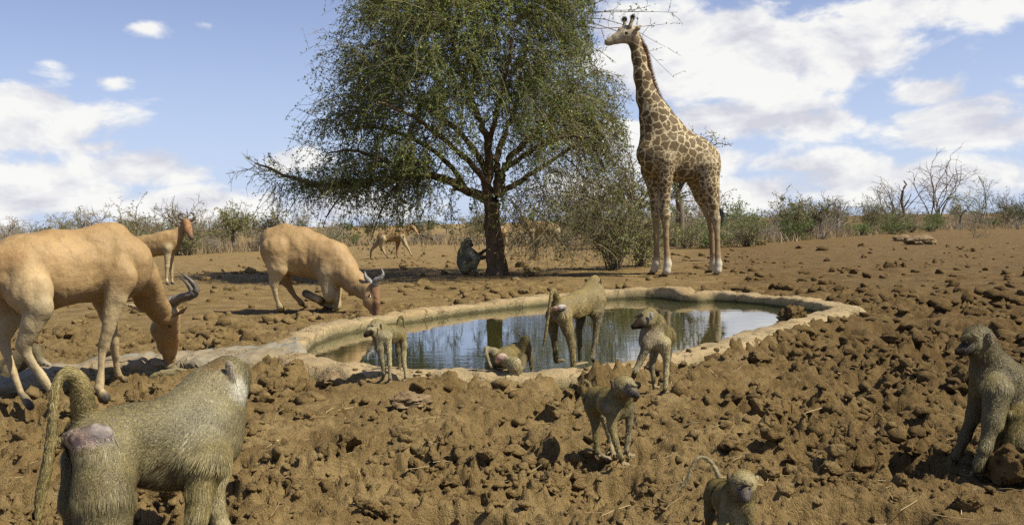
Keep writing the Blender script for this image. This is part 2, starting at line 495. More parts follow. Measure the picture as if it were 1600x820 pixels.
def mudness(x, y, pd):
    far = 1 - sstep(1.2, 4.5, pd + 1.3 * vnoise2(x * 0.5, y * 0.5, 71))
    near = 1 - sstep(7.5, 11.5, y + 1.6 * vnoise2(x * 0.6, y * 0.6, 72))
    m = np.maximum(far, near)
    # finer, trodden ground on the left and in the right corner
    sm = np.exp(-(((x - 2.05) / 0.75) ** 2 + ((y - 3.15) / 0.5) ** 2)) * 0.95
    sm = np.maximum(sm, 0.5 * np.exp(-(((x + 1.5) / 0.7) ** 2 + ((y - 5.6) / 0.9) ** 2)))
    m = m * (1 - sm)
    patch = sstep(0.25, 0.6, vnoise2(x * 0.45, y * 0.3, 73)) * (1 - sstep(24, 34, y))
    return np.maximum(np.maximum(m, 0.45 * patch), .20 * (1 - sstep(22, 38, y)))

FEET = [(609, 600, .10), (598, 594, .10), (634, 598, .10), (624, 590, .08), (792, 588, .14), (766, 588, .1), (1040, 614, .10), (1022, 606, .09), (989, 594, .09), (1042, 596, .08),
        (973, 728, .08), (981, 712, .08), (941, 714, .08), (957, 709, .07), (1131, 846, .08), (1173, 848, .08), (1107, 832, .08), (1525, 746, .10), (1488, 724, .09), (1625, 752, .12),
        (148, 905, .1), (129, 885, .1), (308, 884, .1), (363, 864, .1), (163, 627, .12), (196, 599, .10), (97, 631, .11), (47, 638, .11), (520, 484, .25), (440, 487, .25), (478, 482, .25),
        (1039, 430, .35), (1020, 427, .35), (1118, 430, .35), (1110, 424, .35), (263, 446, .3), (271, 445, .3), (740, 428, .5)]
BANK = .05       # level of the trodden bank before the near rim
STAND = [(*G(px, py, BANK if i_ < 10 else 0.0)[:2], sr, BANK if i_ < 10 else 0.0) for i_, (px, py, sr) in enumerate(FEET)]
def ground_z(x, y, detail=True):
    x = np.asarray(x, float); y = np.asarray(y, float)
    r = np.hypot(x, y)
    pd = pond_dist(x, y)
    z = 0.030 * fbm2(x * 0.7, y * 0.7, 3, 3) * (1 - sstep(40, 90, r))
    z = np.atleast_1d(z)
    z = z + 0.02 * sstep(0.9, 0.3, pd) * (pd > 0)
    if detail:
        m = mudness(x, y, pd)
        near = 1 - sstep(9, 16, r)
        w1 = fbm2(x * 7, y * 7, 4, 31, .6); w2 = fbm2(x * 7, y * 7, 4, 37, .6)
        wx = x + 0.085 * w1; wy = y + 0.085 * w2
        rough = fbm2(x * 26, y * 26, 4, 44, .65)
        big = worley(wx, wy, 0.27, 1); mid = worley(wx * 1.0 + 9, wy, 0.115, 2)
        small = worley(x + 0.03 * w2 + 0.012 * rough, y + 0.03 * w1, 0.05, 4)
        patchy = 0.28 + 0.80 * sstep(-0.34, 0.22, fbm2(x * 1.15, y * 1.15, 3, 41))
        crumb = 0.75 + 0.6 * rough
        z = z + m * patchy * crumb * (0.085 * big + 0.070 * mid) - 0.052 * m * patchy
        z = z + (0.22 + 0.78 * m) * (0.25 + 0.75 * near) * crumb * 0.032 * small
        z = z + (0.15 + 0.85 * m) * near * 0.020 * rough
        z = z + 0.030 * m * fbm2(x * 3.3, y * 3.3, 4, 47, .6)
        # hoof pits
        pit = worley(x + 3.3 + 0.05 * w1, y - 1.7 + 0.05 * w2, 0.55, 8)
        z = z - m * 0.10 * sstep(0.45, 0.75, pit)
        # mud heaped against the near rim
        z = z + 0.062 * sstep(0.12, 0.3, pd) * sstep(1.1, 0.35, pd) * sstep(10.5, 8.5, y)
        # trodden flat where animals stand
        for sx, sy, sr, sl in STAND:
            k = np.abs(x - sx) + np.abs(y - sy) < 4 * sr + .3
            if k.any():
                w = np.exp(-(((x[k] - sx) / sr) ** 2 + ((y[k] - sy + sr * .6) / (sr * 1.7)) ** 2) ** 1.5)
                zk = z[k]; z[k] = zk + (sl - .004 - zk) * w if sl else zk + (np.minimum(zk, -.004) - zk) * w
    inside = sstep(0.22, 0.05, pd)
    return z * (1 - inside) - 0.55 * inside

def build_ground():
    a_d = np.linspace(-R(43), R(43), 540)
    a_s = np.linspace(R(43), 2 * math.pi - R(43), 42)[1:-1]
    ang = np.concatenate([a_d, a_s])
    r1 = 1.5 * np.exp(np.linspace(0, math.log(26 / 1.5), 540))
    r2 = 26 * np.exp(np.linspace(0, math.log(6000 / 26), 90))[1:]
    rad = np.concatenate([r1, r2])
    A, Rr = np.meshgrid(ang, rad)
    x = Rr * np.sin(A); y = Rr * np.cos(A)
    z = ground_z(x, y)
    V = np.stack([x, y, z], -1).reshape(-1, 3)
    n, k = len(rad), len(ang)
    idx = np.arange(n * k).reshape(n, k)
    a = idx[:-1]; b = idx[1:]
    Q = np.stack([a, np.roll(a, -1, 1), np.roll(b, -1, 1), b], -1).reshape(-1, 4)[:, ::-1]
    V = np.vstack([V, [[0, 0, 0]]]); c = len(V) - 1
    Tn = np.stack([np.full(k, c), idx[0], np.roll(idx[0], -1)], -1)[:, ::-1]
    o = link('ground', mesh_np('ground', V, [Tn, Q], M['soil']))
    tag(o, 'trampled brown clay ground with clods and hoof pits', kind='structure')
    return o
ground = build_ground()

def ico(sub):
    import bmesh
    bm = bmesh.new(); bmesh.ops.create_icosphere(bm, subdivisions=sub, radius=1.0)
    V = np.array([v.co[:] for v in bm.verts]); F = np.array([[v.index for v in f.verts] for f in bm.faces])
    bm.free(); return V, F
ICO = {k: ico(k) for k in (1, 2, 3, 4, 5)}
def lump(sub, seed, rough=0.35, squash=0.7):
    V, F = ICO[sub]
    o = np.array([seed * 7.31, seed * 3.17, seed * 1.93])
    d = 1 + rough * (vnoise(V * 1.2 + o, seed) + 0.85 * vnoise(V * 2.7 + o, seed + 3) + (0.7 * vnoise(V * 5.7 + o, seed + 7) if sub > 1 else 0) + (0.5 * vnoise(V * 11 + o, seed + 11) if sub > 2 else 0) + (0.32 * vnoise(V * 20 + o, seed + 13) if sub > 3 else 0))
    # a few planar breaks
    W = V * d[:, None]
    r = np.random.default_rng(seed)
    for _ in range(5):
        n = unit(r.normal(size=3)); h = r.uniform(0.55, 0.85)
        s = W @ n
        W = W - np.outer(np.maximum(s - h, 0) * 0.85, n)
    W[:, 2] *= squash
    return W, F

# concrete basin: wall and rim in one piece, floor under the water
def build_basin():
    s = np.arange(NR)
    wv = 0.28 + 0.06 * vnoise2(s * 0.06, s * 0 + 0.5, 90) + 0.06 * vnoise2(s * 0.2, s * 0 + 1.5, 91) + .03 * vnoise2(s * 0.7, s * 0 + 1.5, 89)
    # the far side of the rim: a bump beside the notch
    topz = RIM_Z + 0.018 * vnoise2(s * 0.09, s * 0 + 3.5, 92) + 0.012 * vnoise2(s * 0.33, s * 0, 93) + 0.008 * vnoise2(s * 1.1, s * 0, 98)
    nb = G(1042, 455, RIM_Z)[:2]; db = np.linalg.norm(INNER - nb, axis=1)
    topz = topz + 0.055 * np.exp(-(db / 0.6) ** 2)
    nb2 = G(1080, 459, RIM_Z)[:2]; db2 = np.linalg.norm(INNER - nb2, axis=1)
    topz = topz - 0.035 * np.exp(-(db2 / 0.35) ** 2)
    jit = lambda k, a: a * (vnoise2(s * 0.3, s * 0 + k, 94 + k) + .8 * vnoise2(s * 0.95, s * 0 + k, 194 + k))
    rings = []
    def ring(off, z): rings.append(np.column_stack([INNER + OUTN * np.reshape(off, (-1, 1)), np.broadcast_to(z, (NR,))]))
    ring(-0.10 + 0 * s, -0.5)
    ring(0.012 + jit(1, .01), WATER_Z - 0.05)
    ring(-0.004 + jit(2, .012), 0.01)
    ring(0.0 + jit(3, .014), topz - 0.035)
    ring(0.010 + jit(3, .014), topz - 0.008)
    ring(0.035 + jit(4, .014), topz + jit(11, .005))
    ring(0.14 + jit(5, .01), topz + 0.006 + jit(12, .006))
    ring(wv * 0.62, topz + 0.004 + jit(6, .008))
    ring(wv * 0.88, topz - 0.004 + jit(7, .008))
    ring(wv + jit(8, .02), topz - 0.03)
    ring(wv + 0.03 + jit(9, .03), topz - 0.10)
    ring(wv + 0.06, -0.25)
    V = np.concatenate(rings); K = len(rings)
    idx = np.arange(K * NR).reshape(K, NR)
    a = idx[:-1]; b = idx[1:]
    Q = np.stack([a, b, np.roll(b, -1, 1), np.roll(a, -1, 1)], -1).reshape(-1, 4)
    if _area < 0: Q = Q[:, ::-1]
    root = empty('watering_basin', (*INNER.mean(0), 0), 'low kidney-shaped concrete watering basin with a worn rim, holding the pond', 'basin')
    off = np.array([*INNER.mean(0), 0])
    link('rim', mesh_np('rim', V - off, [Q], M['concrete']), root)
    c = INNER.mean(0)
    Vf = np.vstack([np.column_stack([INNER, np.full(NR, -0.49)]), [[*c, -0.49]]])
    T = np.stack([np.arange(NR), np.roll(np.arange(NR), -1), np.full(NR, NR)], -1)
    if _area < 0: T = T[:, ::-1]
    link('basin_floor', mesh_np('basin_floor', Vf - off, [T], M['concrete'], False), root)
    # water: one flat sheet, triangle fan split in rings so ripples shade well
    Vw = [np.column_stack([c + (INNER + OUTN * 0.01 - c) * q, np.full(NR, WATER_Z)]) for q in (1, .66, .33)]
    Vw = np.vstack(Vw + [[[*c, WATER_Z]]])
    id3 = np.arange(3 * NR).reshape(3, NR); a = id3[:-1]; b = id3[1:]
    Qw = np.stack([a, np.roll(a, -1, 1), np.roll(b, -1, 1), b], -1).reshape(-1, 4)
    Tw = np.stack([id3[2], np.roll(id3[2], -1), np.full(NR, 3 * NR)], -1)
    if _area < 0: Qw = Qw[:, ::-1]; Tw = Tw[:, ::-1]
    w = link('water', mesh_np('water', Vw, [Tw, Qw], M['water'], True))
    tag(w, 'murky green pond water mirroring sky, tree and animals', kind='structure')
    # cement kerb running off to the left of the basin
    topf = [(-80, 597), (0, 585), (60, 575), (150, 559), (215, 550), (300, 546), (380, 540), (440, 532), (470, 524)]
    topn = [(-80, 612), (0, 599), (70, 588), (140, 574), (200, 568), (260, 563), (330, 562), (400, 559), (478, 552)]
    lown = [(-80, 640), (0, 617), (70, 604), (140, 592), (200, 583), (262, 579), (330, 577), (420, 574), (530, 570)]
    n = 90
    kz = 0.10
    A = resample([G(x, y, kz)[:2] for x, y in topf], n); B = resample([G(x, y, kz)[:2] for x, y in topn], n)
    C = resample([G(x, y, 0.03)[:2] for x, y in lown], n)
    i = np.arange(n) * 0.25
    j = lambda k, a: a * vnoise2(i * 1.7, i * 0 + k, 120 + k)
    zt = kz + j(1, .02) + 0.012 * vnoise2(i * 5, i * 0, 140)
    rows = []
    for f, dz in ((-0.12, -0.2), (-0.02, -0.06), (0.06, -0.005), (0.35, 0.01), (0.7, 0.006), (0.95, 0.0), (1.02, -0.03)):
        q = A + (B - A) * f + np.column_stack([j(2 + f, .02), j(3 + f, .03)])
        rows.append(np.column_stack([q, zt + dz + j(9 + f * 3, .01)]))
    q = B + (C - B) * 0.06
    rows.append(np.column_stack([q, np.full(n, 0.035) + j(20, .008)]))
    for f, z in ((0.3, 0.032), (0.65, 0.03), (0.95, 0.022), (1.06, -0.03), (1.1, -0.15)):
        q = B + (C - B) * f + np.column_stack([j(22 + f, .02), j(24 + f, .03)])
        rows.append(np.column_stack([q, np.full(n, z) + j(26 + f * 7, .012)]))
    V = np.concatenate(rows); K = len(rows)
    idx = np.arange(K * n).reshape(K, n); a = idx[:-1]; b = idx[1:]
    Q = np.stack([a[:, :-1], b[:, :-1], b[:, 1:], a[:, 1:]], -1).reshape(-1, 4)
    o = link('cement_kerb', mesh_np('cement_kerb', V, [Q], M['cement']))
    tag(o, 'rough grey cement kerb with a low step, running from basin past drinking antelope', 'kerb')
build_basin()
# ------------------------------------------------------------------ loose clods of dried mud
def build_clods():
    r = np.random.default_rng(21)
    n = 40000
    # uneven scatter over the trampled area
    y = 2.0 * np.exp(r.uniform(0, math.log(19 / 2.0), n)); x = r.uniform(-0.72, 0.72, n) * y
    pd = pond_dist(x, y)
    m = mudness(x, y, pd)
    cl = sstep(-0.30, 0.25, fbm2(x * 1.15, y * 1.15, 3, 41))
    keep = (r.uniform(size=n) < m * (0.25 + 0.75 * cl)) & ((pd > 0.36) | ((pd > .07) & (r.uniform(size=n) < .22))) & (y > 1.9)
    x, y, pd = x[keep], y[keep], pd[keep]
    # keep the kerb and its step clear
    a = np.array([gdepth(px, 575) for px in (0,)])
    n = len(x)
    size = 0.0095 * (1 - r.uniform(size=n)) ** -0.52
    size = np.minimum(size, 0.052 + 0.02 * r.uniform(size=n))
    size *= np.clip(y / 5, 0.75, 1.6)
    stand = np.zeros(n, bool)
    for sx, sy, sr, _ in STAND: stand |= np.hypot(x - sx, (y - sy + sr * .5) / 1.6) < sr * 1.15
    on_kerb = stand | (x < -1.15) & (np.abs(y - (7.35 + 0.17 * (x + 2.6))) < 0.75)
    ok = ~on_kerb
    x, y, size = x[ok], y[ok], size[ok]
    z = ground_z(x, y)
    rimc = pond_dist(x, y) < .34
    size = np.where(rimc, np.minimum(size, .022), size); z = np.where(rimc, RIM_Z, z)
    order = np.argsort(-size / y)
    x, y, z, size = x[order], y[order], z[order], size[order]
    vis = (np.abs(x) < 0.575 * y) & (y > 2.35)
    idx_vis = np.where(vis)[0][:300]
    variants = []
    for k in range(12):
        V, F = lump(4, 300 + k, 0.34, 0.72)
        variants.append(mesh_np('clod', V, [F], M['soil']))
    for q, i in enumerate(idx_vis):
        o = link('clod', variants[q % 12], ground, (x[i], y[i], z[i] + size[i] * 0.12))
        s = size[i]
        o.scale = (s * r.uniform(.85, 1.25), s * r.uniform(.85, 1.25), s * r.uniform(.8, 1.2))
        o.rotation_euler = (r.uniform(-.5, .5), r.uniform(-.5, .5), r.uniform(0, 6.28))
    rest = np.setdiff1d(np.arange(len(x)), idx_vis)
    ac = Acc()
    lib2 = [lump(3, 400 + k, 0.36, 0.72) for k in range(24)]
    lib1 = [lump(2, 500 + k, 0.40, 0.75) for k in range(24)]
    for q, i in enumerate(rest):
        big = size[i] / y[i] > 0.0105
        if not big and size[i] / y[i] < 0.0029: continue
        V, F = (lib2 if big else lib1)[q % 24]
        t = r.uniform(0, 6.28); c, s_ = math.cos(t), math.sin(t)
        sc = size[i] * np.array([r.uniform(.8, 1.3), r.uniform(.8, 1.3), r.uniform(.8, 1.2)])
        W = V * sc
        W = np.stack([W[:, 0] * c - W[:, 1] * s_, W[:, 0] * s_ + W[:, 1] * c, W[:, 2]], 1) + (x[i], y[i], z[i] + size[i] * 0.2)
        ac.add(W, F)
    o = link('loose_clods', ac.mesh('loose_clods', M['soil'], False), ground)
    tag(o, kind='stuff')
    # thinner scatter over the open ground further back
    nf = 2400
    yf = r.uniform(11, 34, nf); xf = r.uniform(-.72, .72, nf) * yf
    pf = pond_dist(xf, yf)
    kf = (pf > .45) & (sstep(-.25, .55, fbm2(xf * .5, yf * .35, 3, 77)) > r.uniform(size=nf))
    xf, yf = xf[kf], yf[kf]; sf = .018 * (1 - r.uniform(size=len(xf))) ** -.5; sf = np.minimum(sf, .11) * (yf / 16)
    zf = ground_z(xf, yf, False)
    af = Acc(); lib0 = [lump(1, 700 + k, .40, .7) for k in range(16)]
    for q in range(len(xf)):
        V, F = lib0[q % 16]
        t = r.uniform(0, 6.28); c, s_ = math.cos(t), math.sin(t)
        W = V * (sf[q] * r.uniform(.8, 1.4), sf[q] * r.uniform(.8, 1.4), sf[q])
        af.add(np.stack([W[:, 0] * c - W[:, 1] * s_, W[:, 0] * s_ + W[:, 1] * c, W[:, 2]], 1) + (xf[q], yf[q], zf[q] + sf[q] * .15), F)
    tag(link('scattered_lumps', af.mesh('scattered_lumps', M['soil'], False), ground), kind='stuff')
    # straw and bits of twig trodden into the mud
    ns = 1500
    ys = 2.2 * np.exp(r.uniform(0, math.log(8), ns)); xs = r.uniform(-.62, .62, ns) * ys
    ks = pond_dist(xs, ys) > .5; xs, ys = xs[ks], ys[ks]; ns = len(xs)
    zs = ground_z(xs, ys) + .008
    th = r.uniform(0, 6.28, ns); ls = r.uniform(.02, .075, ns)
    p0 = np.stack([xs, ys, zs], 1); dd = np.stack([np.cos(th), np.sin(th), r.normal(size=ns) * .15], 1) * ls[:, None]
    V, Q = tubes(np.stack([p0 - dd, p0 + r.normal(size=p0.shape) * .004, p0 + dd], 1), np.full((ns, 3), .0018), 3)
    C = np.repeat(np.array([.36, .27, .14]) * np.exp(r.normal(size=(ns, 1)) * .35), 9, 0)
    tag(link('trodden_straw', mesh_np('trodden_straw', V, [Q], M['straw'], True, C), ground), kind='stuff')
    # far scatter of bigger lumps, trodden out of wet ground
    far = [(1170, 381, .20), (1190, 383, .24), (1205, 379, .17), (1248, 388, .13), (1160, 383, .12), (1345, 385, .13), (1350, 402, .12), (1325, 424, .12), (1318, 427, .10),
           (1335, 427, .09), (1400, 415, .10), (1390, 418, .12), (1412, 416, .08), (1300, 424, .08), (1292, 408, .09), (1480, 386, .10), (1520, 393, .08), (1460, 411, .08), (1360, 396, .07),
           (880, 402, .18), (815, 417, .17), (700, 418, .10), (695, 428, .10), (660, 432, .08), (580, 450, .08), (350, 424, .08), (330, 407, .07), (640, 404, .08), (450, 416, .07)]
    for q, (px, py, s) in enumerate(far):
        p = G(px, py)
        o = link('clod', variants[q % 12], ground, (p[0], p[1], s * 0.2))
        o.scale = (s, s * .9, s * .8); o.rotation_euler = (0.1 * q, 0, q * 1.7)
build_clods()

def rock(name, px, py, rx, ry, rz, seed, label, rough=0.28, sink=0.2, rot=0.0, zbase=0.0, mat='rock'):
    V, F = lump(5, seed, rough, 1.0)
    V = V * (rx, ry, rz)
    p = G(px, py, zbase)
    o = link(name, mesh_np(name, V, [F], M[mat]), None, (p[0], p[1], zbase + rz * (1 - sink) * 0.75))
    o.rotation_euler = (0, 0, rot)
    return tag(o, label, 'rock', None)
rock('boulder', 1440, 382, .50, .35, .26, 601, 'rounded brown boulder on open ground, the larger of the two lying together', 0.22)
rock('boulder', 1412, 376, .40, .33, .17, 602, 'dark flat boulder lying partly behind the larger rounded one', 0.2)
rock('flat_stone', 636, 636, .135, .09, .055, 603, 'flat grey-brown stone among the clods below the small dark-faced baboon', 0.22, 0.3, 0.4)
rock('seat_stone', 1606, 752, .24, .2, .13, 604, 'lumpy brown stone under the sitting baboon at the frame edge', 0.26, 0.25, mat='soil')
rock('stone', 520, 600, .10, .08, .06, 605, 'dark rounded stone in the shadow beside the small dark-faced baboon', 0.22, 0.3)
rock('stone', 1240, 512, .15, .14, .135, 606, 'large lumpy mud-caked stone against the near basin rim', 0.3, 0.25, mat='soil')
# ------------------------------------------------------------------ plants
def leaves(pos, r, size, col, colvar=0.25, up=0.3, aspect=0.55, pitchdir=None):
    """small rhombic leaflets at pos (N,3)"""
    n = len(pos)
    d = unit(r.normal(size=(n, 3)) + (pitchdir if pitchdir is not None else 0)); nr = unit(r.normal(size=(n, 3)) + np.array([0, 0, up]))
    s = unit(np.cross(d, nr))
    L = (size * r.uniform(.6, 1.35, n))[:, None]
    V = np.stack([pos, pos + d * L * .5 + s * L * aspect * .5, pos + d * L, pos + d * L * .5 - s * L * aspect * .5], 1).reshape(-1, 3)
    Q = np.arange(n)[:, None] * 4 + np.arange(4)
    c = np.array(col)[None] if np.ndim(col) == 1 else np.asarray(col)
    C = np.repeat(np.clip(c * np.exp(r.normal(size=(n, 1)) * colvar) * (1 + r.normal(size=(n, 3)) * .06), 0, 1), 4, 0)
    return V, Q, C
def twigs(start, d0, length, K, r, droop=0.0, wander=0.35):
    n = len(start)
    pts = np.empty((n, K, 3)); pts[:, 0] = start
    d = unit(d0); st = (length / (K - 1))[:, None]
    for k in range(1, K):
        pts[:, k] = pts[:, k - 1] + d * st
        d = unit(d + r.normal(size=(n, 3)) * wander + np.array([0, 0, -1]) * np.reshape(droop, (-1, 1)))
    return pts
def along(pts, r, m, lo=0.0, nodes=0):
    """m random points on each polyline -> (n*m,3) and indices"""
    n, K, _ = pts.shape
    t = (lo + (1 - lo) * r.uniform(size=(n, m))) * (K - 1.001)
    if nodes: t = np.minimum(np.round(t * nodes) / nodes, K - 1.001)
    i = t.astype(int); f = (t - i)[..., None]
    row = np.arange(n)[:, None]
    p = pts[row, i] * (1 - f) + pts[row, i + 1] * f
    return p.reshape(-1, 3), unit((pts[row, i + 1] - pts[row, i]).reshape(-1, 3))

def acacia():
    r = np.random.default_rng(11)
    D = gdepth(775, 430)
    mpp = D / FPX
    def pp(x, y, w=0.0): return P(x, y, D + w)
    org = G(775, 430)
    root = empty('acacia_tree', (org[0], org[1], 0), 'big umbrella acacia with dark trunk, drooping twigs and a long low branch', 'tree')
    o3 = np.array([org[0], org[1], 0.0])
    wood = Acc()
    nodes = []       # skeleton nodes: pos, radius
    def limb(path, r0, r1, n=26, S=9, flare=0.0, rough=.04):
        q = resample(np.array([pp(*p) for p in path]), n)
        q[1:-1] += r.normal(size=(n - 2, 3)) * (r0 * .14 if S < 10 else .008)
        t = np.linspace(0, 1, n)
        rr = (r0 + (r1 - r0) * t) * (1 + flare * np.exp(-t * 7)) * (1 + r.normal(size=n) * (rough if S < 10 else .012))
        V, Q = tubes(q[None], rr[None], S)
        if S > 10:                                        # fluted trunk
            ang = np.tile(np.arange(S) * 2 * math.pi / S, n)
            ctr = np.repeat(q, S, 0)
            V = ctr + (V - ctr) * (1 + .10 * np.sin(ang * 4 + np.repeat(t, S) * 3) + .06 * np.sin(ang * 7 - np.repeat(t, S) * 5))[:, None]
        wood.add(V, Q, np.array([.135, .092, .056]))
        for p, a in zip(q, rr): nodes.append((p, a))
        return q
    limb([(777, 436), (776, 418), (773, 385), (769, 350), (770, 325), (778, 300), (780, 272)], .20, .115, 34, 22, .6)
    limb([(770, 332), (760, 312), (745, 303), (729, 299), (710, 287), (680, 276), (645, 276), (602, 278), (557, 286), (507, 289), (475, 283), (443, 274), (421, 265), (399, 255)], .125, .02, 46)
    limb([(770, 335), (762, 305), (764, 262), (760, 215), (742, 170), (720, 110), (702, 40)], .135, .03, 30)
    limb([(780, 285, 0), (795, 250, -.1), (832, 212, -.3), (870, 170, -.5), (900, 130, -.7)], .10, .022)
    limb([(779, 300, 0), (808, 286, .2), (850, 258, .5), (900, 228, .8), (945, 215, 1.2)], .075, .02)
    limb([(780, 280, 0), (778, 240, .2), (800, 180, .6), (815, 110, 1.0), (830, 30, 1.4)], .09, .025)
    limb([(762, 290, 0), (735, 255, -.5), (690, 215, -1.2), (640, 180, -1.9), (590, 160, -2.4)], .08, .02)
    limb([(764, 275, 0), (730, 220, .6), (670, 170, 1.4), (610, 120, 2.1), (570, 90, 2.4)], .08, .02)
    limb([(762, 240, 0), (775, 180, -.8), (790, 120, -1.7), (800, 60, -2.5)], .07, .02)
    limb([(780, 272, 0), (830, 235, -1.0), (880, 215, -2.0), (920, 215, -2.7)], .065, .02)
    limb([(729, 299, 0), (700, 255, .3), (650, 220, .7), (590, 200, 1.0), (530, 205, 1.0)], .07, .02)
    limb([(645, 276, 0), (600, 250, -.5), (550, 235, -1.0), (510, 240, -1.4)], .05, .015)
    limb([(557, 286, 0), (540, 300, -.1), (515, 330, -.3), (505, 355, -.4)], .03, .01, 14, 6)
    limb([(640, 277, 0), (615, 295, -.6), (595, 330, -.9), (580, 375, -1.1)], .035, .010, 16, 6)
    # secondary branches grown to points spread through the crown
    ys = [-75, -40, 0, 50, 100, 150, 200, 250, 290, 330]
    xl = [640, 590, 572, 558, 552, 535, 512, 500, 525, 640]
    xr = [860, 900, 935, 955, 955, 952, 950, 945, 940, 925]
    def env(y): return np.interp(y, ys, xl), np.interp(y, ys, xr)
    def sample(n, shell):
        y = r.uniform(-75, 322, n * 3)
        y = y[r.uniform(size=len(y)) < np.clip(1.15 - (y / 330) ** 2 * .45, 0, 1)][:n]
        a, b_ = env(y)
        cx, hw = (a + b_) / 2, (b_ - a) / 2
        # plan: disc, radius biased outwards by shell
        th = r.uniform(0, 2 * math.pi, len(y)); q = r.uniform(size=len(y)) ** shell
        return cx + np.cos(th) * q * hw, y, np.sin(th) * q * hw * mpp * .8
    tx, ty, tw = sample(560, .42)
    tgt = np.array([pp(*q) for q in zip(tx, ty, tw)])
    start = pp(770, 310)
    order = np.argsort(np.linalg.norm(tgt - start, axis=1))
    NP = np.array([p for p, _ in nodes]); NA = np.array([a for _, a in nodes])
    paths, rads = [], []
    K = 9
    for i in order:
        tpt = tgt[i]
        dd = np.linalg.norm(NP - tpt, axis=1)
        ok = (NP[:, 2] < tpt[2] + .9) & (NA > .006)
        dd = np.where(ok, dd, 99) + np.where(NA > .02, 0, .25)
        j = int(np.argmin(dd)); s = NP[j]
        if dd[j] > 5: continue
        L = np.linalg.norm(tpt - s)
        mid = (s + tpt) / 2 + np.array([0, 0, .12 * L]) + r.normal(size=3) * .09 * L
        t = np.linspace(0, 1, K)[:, None]
        q = (1 - t) ** 2 * s + 2 * t * (1 - t) * mid + t * t * tpt
        q[1:-1] += r.normal(size=(K - 2, 3)) * .028 * min(L, 1.5)
        ra = min(NA[j] * .75, .010 + .013 * L); rr = np.linspace(ra, .0045, K)
        paths.append(q); rads.append(rr)
        NP = np.vstack([NP, q[1:]]); NA = np.concatenate([NA, rr[1:]])
    paths = np.array(paths); rads = np.array(rads)
    V, Q = tubes(paths, rads, 5)
    wood.add(V, Q, np.array([.11, .078, .048]))
    link('trunk', wood_mesh(wood, 'trunk', o3), root)
    # leafy twigs, arching out and hanging down
    tw_acc = Acc(); lf = Acc()
    ctr = pp(745, 130)
    def pxof(p):
        q = p - CAM; dep = q @ FW
        return CX + FPX * (q @ RT) / dep, CY - FPX * (q @ UP) / dep
    def leafy(st, d0, ln, droop, rad, nl, size, cols, K=7, wander=.30, sub=3, bare=0.0, avoid=True):
        pts = twigs(st, d0, ln, K, r, droop, wander)
        if avoid:
            x, y = pxof(pts)
            bad = ((x > 930) & (x < 1012) & (y > 12) & (y < 108)) | (x > 990)
            ok = ~bad.any(1); pts = pts[ok]; ln = ln[ok]
        pt = pts[:, ::2]; KT = pt.shape[1]
        V, Q = tubes(pt, np.linspace(rad, rad * .35, KT)[None].repeat(len(pts), 0), 3)
        tc = np.array([.17, .145, .08]) * np.exp(r.normal(size=(len(pts), 1)) * .3)
        tw_acc.add(V, Q, np.repeat(tc, KT * 3, 0))
        allp = [pts]
        if sub:
            sp, sd = along(pts, r, sub, .15)
            side = unit(sd * .5 + r.normal(size=sp.shape) * .75)
            p2 = twigs(sp, side, r.uniform(.12, .38, len(sp)) * np.repeat(ln, sub).clip(.4, 1.3), 3, r, .10, .3)
            V, Q = tubes(p2, np.linspace(rad * .55, rad * .25, 3)[None].repeat(len(p2), 0), 3)
            tw_acc.add(V, Q, np.repeat(np.repeat(tc, sub, 0), 9, 0))
            allp.append(p2)
        for k, p in enumerate(allp):
            m = nl if k == 0 else max(2, nl // 2)
            lp, ld = along(p, r, m, .1, 1.6)
            if bare: lp = lp[r.uniform(size=len(lp)) > bare]
            if not len(lp): continue
            base = np.array(cols)[r.integers(0, len(cols), len(lp))]
            clump = np.exp(.38 * vnoise(lp * 1.1, 81) + .22 * vnoise(lp * 3.1, 82))[:, None] * (1 + .12 * np.array([[1., .3, -1.]]) * vnoise(lp * .8, 83)[:, None])
            V, Q, C = leaves(lp + r.normal(size=lp.shape) * .010, r, size, base * clump, .22, .8, .6)
            lf.add(V, Q, C)
    GR = [(.115, .155, .030), (.155, .192, .038), (.085, .118, .024), (.215, .235, .055)]
    allb = paths.reshape(-1, 3)
    def starts(n, filt=None, lo=.35):
        p, d = along(paths, r, max(1, int(4 * n / len(paths)) + 1), lo)
        k = r.permutation(len(p))
        if filt is not None: k = k[filt(p[k])]
        k = k[:n]
        return p[k], d[k]
    def keep(p):
        x, y = pxof(p)
        hole = np.exp(-(((x - 735) / 85) ** 2 + ((y - 235) / 75) ** 2)) + .8 * np.exp(-(((x - 830) / 60) ** 2 + ((y - 285) / 40) ** 2))
        face = (x > 930) & (x < 1015) & (y < 105) & (y > 15)
        return (r.uniform(size=len(p)) > hole * .97 + .5 * sstep(120, 270, y)) & ~face
    st, d = starts(4300, keep, .5)
    out = unit((st - ctr) * (1, 1, .6))
    leafy(st, d * .5 + out * .8 + np.array([0, 0, .25]) + r.normal(size=st.shape) * .4, r.uniform(.6, 1.7, len(st)), r.uniform(.14, .46, len(st)), .0068, 20, .042, GR, 9, .13, 3)
    # the tips of the branches carry more
    tip = paths[:, -1]; tip = np.repeat(tip, 2, 0)
    leafy(tip, unit(tip - ctr) + r.normal(size=tip.shape) * .6, r.uniform(.4, 1.2, len(tip)), r.uniform(.05, .35, len(tip)), .0055, 20, .042, GR, 8, .16, 3)
    # long whips breaking the outline
    k = np.where(np.linalg.norm((paths[:, -1] - ctr)[:, [0, 2]], axis=1) > 2.4)[0]
    k = r.choice(k, 110); tip = paths[k, -1]
    leafy(tip, unit(tip - ctr) * 1.2 + r.normal(size=tip.shape) * .3, r.uniform(.6, 1.1, len(tip)), r.uniform(-.02, .1, len(tip)), .006, 9, .042, GR, 8, .22, 3, .3)
    # long low branch on the left: dense spray and hanging whips
    NL = 620
